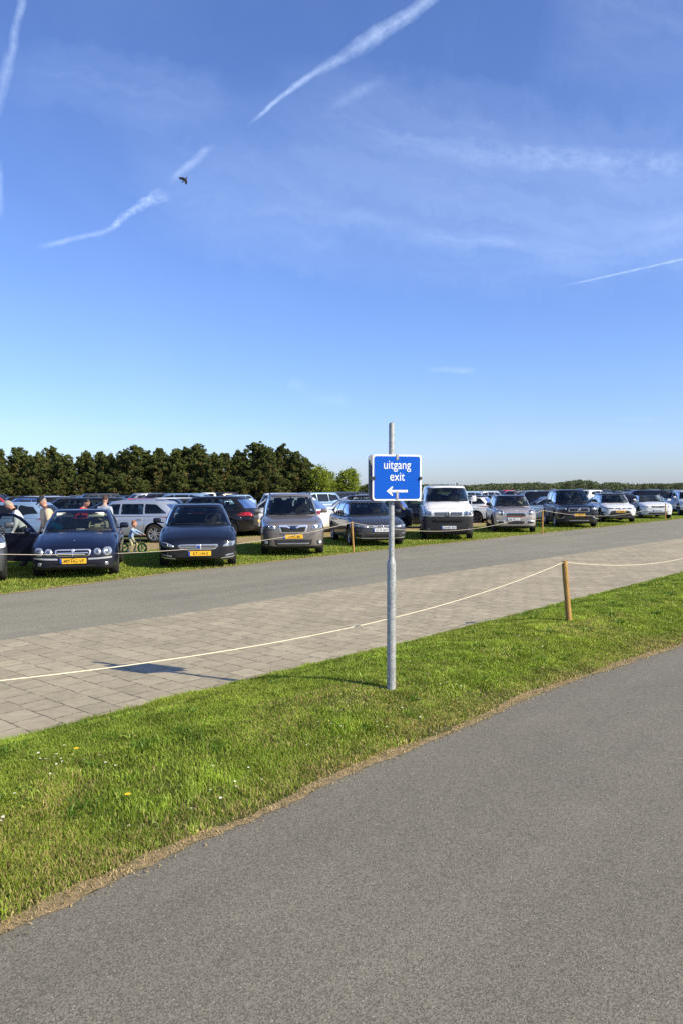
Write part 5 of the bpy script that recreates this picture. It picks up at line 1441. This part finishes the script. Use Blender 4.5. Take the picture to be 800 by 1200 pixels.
def verge_grass():
    rng = np.random.default_rng(4)
    # density falls off with distance; blades get wider
    N_ = 2600000
    s = rng.uniform(-1.5, 30, N_)**1.0; u = rng.random(N_); a = vec(e_path, s); b = vec(e_gp, s); o = a+(b-a)*u*1.0+rng.normal(0, .012, N_)
    P = s[:, None]*Un+o[:, None]*Nn; d = P[:, 1]
    ok = (d > 2.0) & (np.abs(P[:, 0]/d) < .60) & (d < 32)
    keep = rng.random(N_) < np.clip((4.2/np.maximum(d, .1))**1.2, 0, 1)*np.clip((b-a)/3.0, .3, 1)
    e0 = (o-a); e1 = b-o
    # thin out towards the sandy edge with the path
    cl = vnoise(P, 7.0, 8); edge_keep = rng.random(N_) < np.clip((e0+.0)/.20+cl*.6-.3, .04, 1)
    bare = vnoise(P, 2.3, 12)*(e0 < 1.1)
    k2 = rng.random(N_) < np.where((bare > .66), .45, 1.0)
    m_ = ok & keep & edge_keep & k2
    P = P[m_]; d = d[m_]; e0 = e0[m_]; e1 = e1[m_]; n = len(P)
    tall = np.clip(vnoise(P, 1.7, 21)*1.1, 0, 1)*.5+np.clip((vnoise(P, 6.0, 22)-.45)*2, 0, 1)*.5
    lush = np.clip(1-np.clip(e1, 0, 1.2)/1.2, 0, 1)        # longer on the paving side
    tuft = np.clip((vnoise(P, 8.0, 41)-.50)*3.2, 0, 1)*np.clip((vnoise(P, 2.1, 42)-.30)*2.5, 0, 1)
    h = (.014+.022*tall+.030*lush*rng.random(n)+.034*tuft*rng.random(n)+.010*rng.random(n))*np.clip(e0/.25+.35, .35, 1)
    w = (.0032+.0026*rng.random(n))*np.clip(d/4.5, .9, 3.2)
    dry = np.clip(.58-e0*1.15, .04, .58)+.26*np.clip((vnoise(P, 1.9, 31)-.50)*3, 0, 1)*(e0 < 1.3)
    t_ = grass_colour(P, dry, rng)*(1.0-.12*lush[:, None])*(.60+.46*vnoise(P, 13.0, 55)[:, None]+.40*vnoise(P, 4.2, 56)[:, None])
    t_ = t_*(1+.35*tuft[:, None])
    print('blades', n)
    o_ = blades('grass', P, h, w, t_, ZP['verge']+mound(e0/(e0+e1)), rng); tag(o_, 'green grass of the verge between the path and the paving', 'grass', kind='stuff')
    return P, e0
VP, VE0 = verge_grass()
def weeds_and_straw():
    rng = np.random.default_rng(77); Ps = []; H = []; W_ = []; T = []
    for _ in range(150):      # broad leaved tufts
        s = rng.uniform(0, 17); a, b = e_path(s), e_gp(s); o = a+(b-a)*rng.uniform(.12, .98); c = Ud*s+Nd*o; n = rng.integers(14, 46); r = rng.uniform(.02, .07)
        p = np.c_[np.full(n, c.x), np.full(n, c.y)]+rng.normal(0, r, (n, 2)); Ps.append(p); H.append(rng.uniform(.035, .085, n)); W_.append(rng.uniform(.006, .012, n)*max(1, c.y/6))
        base = np.array([.10, .19, .02]) if rng.random() < .6 else np.array([.30, .38, .06]); T.append(base*rng.uniform(.8, 1.25, (n, 1)))
    n = 9000; s = rng.uniform(-1, 18, n); o = vec(e_path, s)+rng.normal(.03, .045, n); p = s[:, None]*Un+o[:, None]*Nn     # straw lying along the path edge
    P = np.concatenate(Ps+[p]); h = np.concatenate(H+[rng.uniform(.005, .018, n)]); w = np.concatenate(W_+[rng.uniform(.003, .007, n)]); t_ = np.concatenate(T+[np.array([.55, .40, .20])*rng.uniform(.5, 1.3, (n, 1))])
    o_ = blades('grass', P, h, w, t_, np.array([max(ZP['path']+.004, verge_z(x, y)) for x, y in P]), rng, 1.1); tag(o_, 'coarse tufts and dry straw scattered in the verge', 'grass', kind='stuff')
weeds_and_straw()
def far_grass():
    rng = np.random.default_rng(9); N_ = 900000
    s = rng.uniform(4, 75, N_); o0 = vec(e_rg, s); o = o0+rng.random(N_)**1.0*9.0+rng.normal(0, .03, N_)+.03
    P = s[:, None]*Un+o[:, None]*Nn; d = P[:, 1]
    ok = (d > 9) & (np.abs(P[:, 0]/d) < .53); keep = rng.random(N_) < np.clip((13/np.maximum(d, 1))**1.3, 0, 1)
    tr = np.abs(o-TRK) < 1.35; k2 = ~(tr & (rng.random(N_) < .96)); k3 = (o < TRK+1) | (rng.random(N_) < .35)
    m_ = ok & keep & k2 & k3; P = P[m_]; d = d[m_]; n = len(P); e0 = (o-o0)[m_]
    h = (.018+.035*vnoise(P, 1.5, 2)*rng.random(n)+.02*rng.random(n)); w = (.010+.008*rng.random(n))*np.clip(d/16, .8, 3)
    dry = np.clip(.35-e0*.5, .08, .35); print('far blades', n)
    o_ = blades('grass', P, h, w, grass_colour(P, dry, rng), 0, rng); tag(o_, 'grass the parked cars stand on beyond the road', 'grass', kind='stuff')
far_grass()
# daisies and dandelions in the verge
def flower(name, pet, cen, r, h, m_p, m_c, label, n_pet=11):
    bm = bmesh.new(); bm_cyl(bm, (0, 0, 0), (0, 0, h), .0010, None, 5)
    for f in bm.faces: f.material_index = 2
    k0 = len(bm.faces)
    for k in range(n_pet):
        a = 2*math.pi*k/n_pet; d = Vector((math.cos(a), math.sin(a), 0)); t_ = Vector((-d.y, d.x, 0))
        vs = [bm.verts.new(Vector((0, 0, h))+d*r*.2), bm.verts.new(Vector((0, 0, h+.001))+d*r*.8-t_*r*.2), bm.verts.new(Vector((0, 0, h+.001))+d*r), bm.verts.new(Vector((0, 0, h+.001))+d*r*.8+t_*r*.2)]
        bm.faces.new(vs)
    k1 = len(bm.faces); bm_sphere(bm, (0, 0, h+.001), (r*.34, r*.34, r*.16), 8); bm.faces.ensure_lookup_table()
    for f in bm.faces[k1:]: f.material_index = 1
    return bmobj(name, bm, [m_p, m_c, mat('flower_stem', (.06, .13, .02), .7)])
def scatter_flowers():
    rng = random.Random(5)
    fl = flower('daisy', 11, 1, .0075, .045, mat('petal_white', (.82, .82, .80), .7), mat('flower_yellow', (.75, .50, .02), .7), '')
    spots = []
    for cx, cy, n, sp in ((65, 905, 9, 26), (130, 900, 3, 14), (282, 908, 5, 30), (250, 930, 4, 50), (460, 845, 5, 24), (520, 800, 7, 40), (600, 760, 6, 50), (410, 850, 4, 40), (700, 725, 5, 50), (180, 985, 3, 60), (20, 960, 3, 30)):
        for _ in range(int(n*1.7)):
            px, py = cx+rng.gauss(0, sp*.6), cy+rng.gauss(0, sp*.28); x, y = G(px, py, .08); s, o = so_((x, y))
            if e_path(s)+.25 < o < e_gp(s)-.08: spots.append((x, y))
    for i, (x, y) in enumerate(spots):
        o = fl if i == 0 else fl.copy()
        if i: COL.objects.link(o)
        o.location = (x, y, verge_z(x, y)); o.rotation_euler = (rng.uniform(-.35, .35), rng.uniform(-.35, .35), rng.uniform(0, 6)); k = rng.uniform(.8, 1.25); o.scale = (k, k, k)
        tag(o, 'tiny white daisy in the grass verge', 'flower', 'daisies in the verge')
    for i, (px, py, lb) in enumerate(((150, 934, 'yellow dandelion at the left of the grass verge, nearer to the camera'), (90, 889, 'yellow dandelion among the daisies at the left of the verge'))):
        o = flower('dandelion', 16, 1, .019, .05, mat('petal_yellow', (.80, .55, .01), .7), mat('flower_yellow', (.75, .50, .02), .7), '', 18)
        x, y = G(px, py, .10); o.location = (x, y, verge_z(x, y)); tag(o, lb, 'flower')
scatter_flowers()

# ================================================================== TREES
def foliage_mat(name, stops, trans=(.10, .14, .01)):
    M = bpy.data.materials.new(name); M.use_nodes = True; t = NT(M.node_tree); t.n.clear()
    o = t.node('ShaderNodeOutputMaterial'); at_ = t.node('ShaderNodeAttribute'); at_.attribute_name = 'tint'
    c = t.ramp(at_.outputs['Fac'], stops)
    df = t.node('ShaderNodeBsdfDiffuse'); tl = t.node('ShaderNodeBsdfTranslucent'); t.link(c, df.inputs[0]); t.link(t.mix(.5, c, (*trans, 1)), tl.inputs[0])
    mx = t.node('ShaderNodeMixShader'); mx.inputs[0].default_value = .18; t.link(df.outputs[0], mx.inputs[1]); t.link(tl.outputs[0], mx.inputs[2]); t.link(mx.outputs[0], o.inputs[0])
    return M
M_NEEDLE = foliage_mat('pine_needles', [(0, (.25, .17, .08)), (.22, (.18, .14, .055)), (.40, (.075, .090, .028)), (.65, (.105, .130, .042)), (1, (.18, .20, .065))])
M_SPRING = foliage_mat('spring_leaves', [(0, (.13, .17, .02)), (.5, (.21, .26, .035)), (1, (.30, .34, .07))], (.30, .38, .04))
M_FARLEAF = foliage_mat('far_leaves', [(0, (.08, .10, .05)), (.5, (.12, .14, .075)), (1, (.17, .18, .10))])
M_BARK = mat('bark', (.14, .095, .065), .9, var=.35, vscale=3)
def quads_mesh(C, size, tint, rng, mat_, flat=.0):
    n = len(C); a = rng.normal(size=(n, 3)); a /= np.linalg.norm(a, axis=1)[:, None]; b = rng.normal(size=(n, 3)); b -= (a*b).sum(1)[:, None]*a; b /= np.linalg.norm(b, axis=1)[:, None]
    s = size[:, None]*.5; asp = rng.uniform(.45, 1.0, n)[:, None]
    V = np.stack([C-a*s-b*s*asp, C+a*s*.7-b*s*asp, C+a*s+b*s*asp*.6, C-a*s*.6+b*s*asp], 1).astype(np.float32)
    me = bpy.data.meshes.new('crown'); me.vertices.add(n*4); me.vertices.foreach_set('co', V.reshape(-1)); me.loops.add(n*4); me.loops.foreach_set('vertex_index', np.arange(n*4, dtype=np.int32))
    me.polygons.add(n); me.polygons.foreach_set('loop_start', np.arange(n, dtype=np.int32)*4); me.update(calc_edges=True)
    ca = me.color_attributes.new('tint', 'FLOAT_COLOR', 'POINT'); c = np.ones((n, 4, 4), np.float32); c[:, :, :3] = tint[:, None, None]
    ca.data.foreach_set('color', c.reshape(-1)); me.materials.append(mat_); return me
def trunk_mesh(H, r, limbs, rng):
    bm = bmesh.new(); pts = [Vector((0, 0, -.1))]
    for i in range(1, 7): pts.append(Vector((rng.normal(0, .06), rng.normal(0, .06), H*i/6*.96)))
    for i in range(6): bm_cyl(bm, pts[i], pts[i+1], r*(1-i/6.5), r*(1-(i+1)/6.5), 7, False)
    for a, b, rr_ in limbs: bm_cyl(bm, a, b, rr_, rr_*.3, 5, False)
    me = bpy.data.meshes.new('trunk'); bm.to_mesh(me); bm.free(); me.materials.append(M_BARK)
    me.polygons.foreach_set('use_smooth', [True]*len(me.polygons)); return me
def pine_proto(H, Rm, seed, low=.10):
    rng = np.random.default_rng(seed); C = []; T = []; S = []; limbs = []
    nb = 74
    for i in range(nb):
        q = low+(1-low)*((i+.5)/nb)**.92; z = H*q
        prof = (1-((q-.36)/.66)**2 if q > .36 else .70+.30*(q/.36))
        L_ = max(.25, Rm*max(0, prof)**.75*rng.uniform(.62, 1.15)); az = rng.uniform(0, 2*np.pi); up = rng.uniform(-.05, .28)+.35*q
        d = np.array([math.cos(az), math.sin(az), up]); end = np.array([0, 0, z-L_*up*.3])+d*L_
        limbs.append((Vector((0, 0, max(.3, z-L_*.25))), Vector(end), .035+.04*(1-q)))
        nc = int(3+L_*2.2); bt = rng.uniform(-.22, .22)
        for k in range(nc):
            f = rng.uniform(.30, 1.05); c = np.array([0, 0, z-L_*.25*(1-f)])*1.0+d*np.array([L_*f, L_*f, L_*f*.6])+rng.normal(0, .16, 3)
            rc = rng.uniform(.24, .52)*(1-.30*q); m_ = 34
            pts = rng.normal(size=(m_, 3)); pts /= np.linalg.norm(pts, axis=1)[:, None]; pts *= (rng.random(m_)**.33)[:, None]*np.array([rc, rc, rc*.85])
            C.append(c+pts); t0 = .50+bt+rng.uniform(-.12, .12)
            dead = q < .55 and rng.random() < (.62-q*.9)
            if dead: t0 = rng.uniform(.02, .25)
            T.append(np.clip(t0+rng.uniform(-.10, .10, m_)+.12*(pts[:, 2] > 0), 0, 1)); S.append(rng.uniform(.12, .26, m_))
    C = np.concatenate(C); T = np.concatenate(T); S = np.concatenate(S)
    return quads_mesh(C, S, T, rng, M_NEEDLE), trunk_mesh(H, .17, limbs, rng)
def leafy_proto(H, Rm, seed, matl, n=260, low=.12):
    rng = np.random.default_rng(seed); C = []; T = []; S = []; limbs = []
    for i in range(n):
        v = rng.normal(size=3); v /= np.linalg.norm(v); v *= rng.uniform(.45, 1.0); q = (v[2]+1)/2
        c = np.array([v[0]*Rm, v[1]*Rm, H*low+(H*(1-low))*q]); c[:2] *= (1.0-.45*q**2); rc = rng.uniform(.25, .5); m_ = 24
        pts = rng.normal(size=(m_, 3))*.5*rc; C.append(c+pts); t0 = rng.uniform(.25, .75); T.append(np.clip(t0+rng.uniform(-.15, .15, m_), 0, 1)); S.append(rng.uniform(.12, .26, m_))
        if i % 6 == 0: limbs.append((Vector((0, 0, max(.4, c[2]*.5))), Vector(c), .05))
    return quads_mesh(np.concatenate(C), np.concatenate(S), np.concatenate(T), rng, matl), trunk_mesh(H*.8, .15, limbs, rng)
protos = [pine_proto(8.6, 2.3, 1), pine_proto(8.6, 2.0, 2), pine_proto(8.6, 2.6, 3), pine_proto(8.6, 2.2, 4), pine_proto(8.6, 2.4, 5)]
def tree(name, pr, x, y, h, h0, wsc, rz):
    r = empty(name, (x, y, 0), rz); k = h/h0; r.scale = (k*wsc, k*wsc, k)
    mesh_obj('crown', pr[0], [], r); mesh_obj('trunk', pr[1], [], r); return r
sky_line = [(-40, 524), (0, 526), (22, 523), (45, 529), (62, 522), (80, 532), (100, 528), (118, 528), (131, 531), (148, 526), (160, 521), (175, 528), (188, 524), (205, 526), (218, 523), (232, 519), (250, 530), (264, 530), (280, 527), (300, 517), (315, 523), (332, 520), (347, 528), (360, 537)]
rt = random.Random(21); WOOD = 'pines of the wood beyond the car park'
def nearest_mark(px): return min([(12, 'bending man in white'), (56, 'man in the beige jacket'), (95, 'dark blue saloon'), (165, 'silver estate'), (232, 'night blue estate'), (285, 'black hatchback'), (345, 'bronze grey crossover'), (385, 'charcoal estate')], key=lambda q: abs(q[0]-px))[1]
recs = []
for i, (px, ty) in enumerate(sky_line):
    d = 118+rt.uniform(-3, 3); x, y = at(px, d); hor = 577.5-.0063*px; h = CAM_H+(hor-ty)*d/900
    t_ = tree('pine_tree', protos[i % 5], x, y, h*.955, 8.6, rt.uniform(.88, 1.2), rt.uniform(0, 6)); recs.append((px, t_, h, 'front'))
for i in range(24):
    px = -35+i*17+rt.uniform(-5, 5); d = 125+rt.uniform(-2, 4); x, y = at(px, d); ty = np.interp(px, [a for a, b in sky_line], [b for a, b in sky_line])+rt.uniform(5, 15)
    h = CAM_H+(577.5-.006*px-ty)*d/900
    t_ = tree('pine_tree', protos[(i*3+1) % 5], x, y, h, 8.6, rt.uniform(.95, 1.2), rt.uniform(0, 6)); recs.append((px, t_, h, 'back'))
for i in range(22):
    px = -30+i*18.6+rt.uniform(-5, 5); d = 112+rt.uniform(-3, 2); x, y = at(px, d); h = rt.uniform(3.2, 5.0)
    if px > 372: continue
    t_ = tree('pine_tree', protos[(i*2+3) % 5], x, y, h, 8.6, rt.uniform(1.3, 1.7), rt.uniform(0, 6)); recs.append((px, t_, h, 'low'))
grp = {}
for px, t_, h, k in sorted(recs, key=lambda q: q[0]): grp.setdefault((k, nearest_mark(px)), []).append(t_)
for (k, lm), os_ in grp.items():
    for i, o in enumerate(os_):
        wd = {'front': 'tall front pine', 'back': 'tall rear pine', 'low': 'short bushy pine'}[k]
        l = '%s of the wood, above the %s' % (wd, lm)
        if len(os_) > 1: l = '%s, %s from the left above the %s' % (wd, ORD[i], lm)
        tag(o, l, 'tree', WOOD)
sp1 = leafy_proto(7, 2.2, 8, M_SPRING, 190)
x, y = at(374, 111); t_ = tree('leafy_tree', sp1, x, y, 5.9, 7, 1.05, .4); tag(t_, 'yellow green tree at the right end of the pine wood, touching it', 'tree')
x, y = at(384, 116); t_ = tree('leafy_tree', sp1, x, y, 5.3, 7, .95, 2.4); tag(t_, 'smaller yellow green tree just right of the pine wood', 'tree')
x, y = at(408, 120); t_ = tree('leafy_tree', leafy_proto(6, 2.5, 9, M_SPRING, 230), x, y, 5.7, 6, .98, 1.4); tag(t_, 'round yellow green tree standing alone left of the blue sign', 'tree')
bsh = leafy_proto(3, 1.8, 12, foliage_mat('bush_leaves', [(0, (.05, .055, .02)), (.5, (.07, .085, .025)), (1, (.11, .12, .04))]), 120, .05)
for i, (px, h, lb) in enumerate(((389, 3.4, 'green bush between the two yellow green trees'), (432, 2.9, 'low green bush just left of the blue sign'), (398, 2.6, 'low green bush under the lone yellow green tree'))):
    x, y = at(px, 128); t_ = tree('bush', bsh, x, y, h, 3, 1.25, i); tag(t_, lb, 'bush')
# distant line of trees along the horizon
def far_line():
    rng = np.random.default_rng(33); C = []; T = []; S = []
    prof = [(395, 571), (430, 569), (500, 568), (548, 569), (570, 567.5), (600, 567), (628, 565.5), (646, 567.5), (652, 566), (662, 564.5), (676, 562.5), (690, 563.5), (700, 567), (712, 565.5), (730, 566.5), (742, 568), (757, 567), (778, 567.5), (786, 567), (800, 566), (830, 566), (900, 566)]
    for px in np.arange(380, 900, .55):
        ty = np.interp(px, [a for a, b in prof], [b for a, b in prof])+rng.uniform(-.8, 1.1)*(1.0 if rng.random() < .5 else .5)
        if 738 < px < 748 or 700 < px < 706: ty += .8
        d = 620+rng.uniform(-40, 40); x, y = at(px, d); h = CAM_H+(577.5-.0063*px-ty)*d/900+0; m_ = 34
        z = rng.random(m_)**.85*h; c = np.c_[x+rng.normal(0, .8, m_), y+rng.normal(0, 5, m_), z]; C.append(c)
        T.append(np.clip(rng.uniform(.2, .8)+rng.uniform(-.15, .15, m_), 0, 1)); S.append(rng.uniform(.7, 1.5, m_))
    me = quads_mesh(np.concatenate(C), np.concatenate(S), np.concatenate(T), rng, M_FARLEAF)
    o = mesh_obj('distant_wood', me, []); tag(o, 'low line of trees far away along the horizon', 'trees', kind='stuff')
far_line()
far_pr = leafy_proto(7, 3.4, 17, M_FARLEAF, 200, .05)
for px, ty, d, w, lb in ((665, 564.0, 420, 1.0, 'rounded far tree left of the tallest clump on the horizon'), (679, 562.0, 420, 1.2, 'tallest rounded tree on the horizon above the large dark blue sport utility car'), (692, 563.2, 430, 1.0, 'rounded far tree right of the tallest clump on the horizon'), (754, 565.8, 420, .7, 'small lone tree on the horizon above the low white car'),
                        (775, 566.0, 430, 1.3, 'wide far tree on the horizon above the white sport utility car'), (793, 565.5, 430, 1.2, 'far tree on the horizon at the right edge')):
    x, y = at(px, d); h = CAM_H+(577.5-.0063*px-ty)*d/900; t_ = tree('far_tree', far_pr, x, y, h, 7, w*.9, px); tag(t_, lb, 'tree', 'single trees on the horizon')

# ================================================================== SKY
W = bpy.data.worlds.new('World'); SC.world = W; W.use_nodes = True; t = NT(W.node_tree); t.n.clear()
out = t.node('ShaderNodeOutputWorld'); bg = t.node('ShaderNodeBackground'); bg.inputs[1].default_value = .112; t.link(bg.outputs[0], out.inputs[0])
sk = t.node('ShaderNodeTexSky'); sk.sky_type = 'NISHITA'; sk.sun_disc = False; sk.sun_elevation = SUN_EL; sk.sun_rotation = SUN_AZ
sk.air_density = 1.0; sk.dust_density = .6; sk.ozone_density = 3.0; sk.altitude = 0
tc = t.node('ShaderNodeTexCoord'); D = tc.outputs['Generated']
sx = t.node('ShaderNodeSeparateXYZ'); t.link(D, sx.inputs[0])
ysafe = t.math('MAXIMUM', sx.outputs[1], .05)
u = t.math('DIVIDE', sx.outputs[0], ysafe); v = t.math('DIVIDE', sx.outputs[2], ysafe)
cb = t.node('ShaderNodeCombineXYZ'); t.link(u, cb.inputs[0]); t.link(v, cb.inputs[1]); UV = cb.outputs[0]
front = t.maprange(sx.outputs[1], .05, .35, 0, 1, True)
def uvp(px, py): d = ray(px, py); return (d.x/d.y, d.z/d.y, 0)
wn = t.node('ShaderNodeTexNoise'); wn.inputs['Scale'].default_value = 26; wn.inputs['Detail'].default_value = 5; wn.inputs['Roughness'].default_value = .65; t.link(UV, wn.inputs['Vector'])
wv = t.vmath('SUBTRACT', wn.outputs['Color'], (.5, .5, .5)).outputs[0]
wn2 = t.node('ShaderNodeTexNoise'); wn2.inputs['Scale'].default_value = 5; wn2.inputs['Detail'].default_value = 3; t.link(UV, wn2.inputs['Vector'])
wv2 = t.vmath('SUBTRACT', wn2.outputs['Color'], (.5, .5, .5)).outputs[0]
acc = None
def seg(a, b, w, strength, feather=.02, lo=.30, hi=.62, nsc=30, stretch=1, wa=None):
    """soft streak along a->b (photo directions turned into sky directions); w half width in tangent units"""
    global acc
    A, B = Vector(uvp(*a)), Vector(uvp(*b)); d = B-A; L_ = d.length; d.normalize(); n = Vector((-d.y, d.x, 0))
    s1 = t.vmath('SCALE', wv); s1.inputs[3].default_value = feather; s2 = t.vmath('SCALE', wv2); s2.inputs[3].default_value = feather*1.6
    p = t.vmath('ADD', t.vmath('ADD', UV, s1.outputs[0]).outputs[0], s2.outputs[0]).outputs[0]
    q = t.vmath('SUBTRACT', p, tuple(A)).outputs[0]
    al = t.vmath('DOT_PRODUCT', q, tuple(d)).outputs['Value']; ac = t.math('ABSOLUTE', t.vmath('DOT_PRODUCT', q, tuple(n)).outputs['Value'])
    wvar = w if wa is None else t.maprange(al, 0, L_, wa, w)
    prof_ = t.math('SUBTRACT', 1, t.math('DIVIDE', ac, wvar), clamp=True); prof_ = t.math('POWER', prof_, .8)
    e = min(.12, L_*.25); ends = t.math('MULTIPLY', t.maprange(al, -e*.3, e, 0, 1, True), t.maprange(al, L_-e, L_+e*.3, 1, 0, True))
    c2 = t.node('ShaderNodeCombineXYZ'); t.link(t.math('MULTIPLY', al, 1/stretch), c2.inputs[0]); t.link(ac, c2.inputs[1])
    nz = t.maprange(t.noise(c2.outputs[0], nsc, 5, .65), lo, hi, .12, 1)
    r_ = t.math('MULTIPLY', t.math('MULTIPLY', prof_, ends), t.math('MULTIPLY', nz, strength))
    acc = r_ if acc is None else t.math('ADD', acc, r_)
seg((292, 146), (380, 77), .0062, .58, .010, wa=.003, nsc=45, lo=.20, hi=.70); seg((366, 89), (436, 41), .012, .40, .020, wa=.009, nsc=45, lo=.22, hi=.72); seg((416, 59), (530, -22), .0095, .55, .014, nsc=45, lo=.20, hi=.70, wa=.014)
seg((200, 210), (250, 170), .007, .32, .012, nsc=50, lo=.2, hi=.7)
seg((46, 291), (132, 269), .0045, .38, .008, nsc=50, lo=.2, hi=.7); seg((116, 277), (198, 220), .012, .58, .030, wa=.004, nsc=70, lo=.34, hi=.66)
seg((32, -30), (10, 70), .007, .38, .012, nsc=40, lo=.2, hi=.7); seg((14, 50), (-8, 140), .010, .30, .012, nsc=40, lo=.2, hi=.7); seg((-3, 185), (3, 255), .007, .42, .010, nsc=40, lo=.2, hi=.7)
seg((660, 335), (830, 297), .0016, .50, .002, nsc=60)
seg((498, 434), (560, 434), .005, .22, .010, nsc=30); seg((338, 445), (356, 456), .010, .18, .02); seg((355, 462), (410, 468), .010, .12, .02); seg((720, 493), (770, 493), .005, .10, .01)
seg((150, 222), (720, 304), .085, .20, .06, .26, .78, 16, 7); seg((480, 268), (620, 292), .011, .22, .02, .34, .66, 36, 5); seg((290, 235), (480, 262), .016, .12, .03, .34, .66, 30, 6)
seg((310, 135), (950, 230), .100, .24, .07, .24, .78, 14, 7); seg((530, 175), (920, 196), .020, .20, .02, .36, .66, 70, 1.6); seg((420, 158), (590, 190), .016, .14, .02, .34, .66, 36, 5)
seg((-10, 70), (290, 125), .05, .18, .05, .30, .74, 16, 7); seg((600, 296), (900, 274), .040, .22, .04, .30, .72, 24, 6); seg((130, 120), (440, 270), .10, .13, .06, .26, .78, 10, 6); seg((400, 195), (920, 275), .10, .15, .06, .28, .78, 14, 7)
seg((660, -10), (900, 60), .12, .24, .05, .30, .78, 10, 4); seg((-40, 500), (380, 512), .020, .12, .02, .35, .7, 12, 6); seg((560, 510), (860, 520), .022, .12, .02, .35, .7, 12, 6); seg((380, 133), (452, 91), .010, .13, .012, nsc=30)
cirrus = t.math('MULTIPLY', acc, front, clamp=True)
# faint high veil all round the sky
veil = t.maprange(t.noise(D, 2.6, 6, .62, .6), .48, .78, 0, .05)
cf = t.math('ADD', cirrus, veil, clamp=True)
skc = sk.outputs[0]
hsv = t.vmath('MULTIPLY', skc, (.85, .965, 1.36))
t.link(t.mix(cf, hsv.outputs[0], (5.6, 7.0, 9.6, 1)), bg.inputs[0])
SC.cycles.use_denoising = False
SC.cycles.max_bounces = 8; SC.cycles.transparent_max_bounces = 16
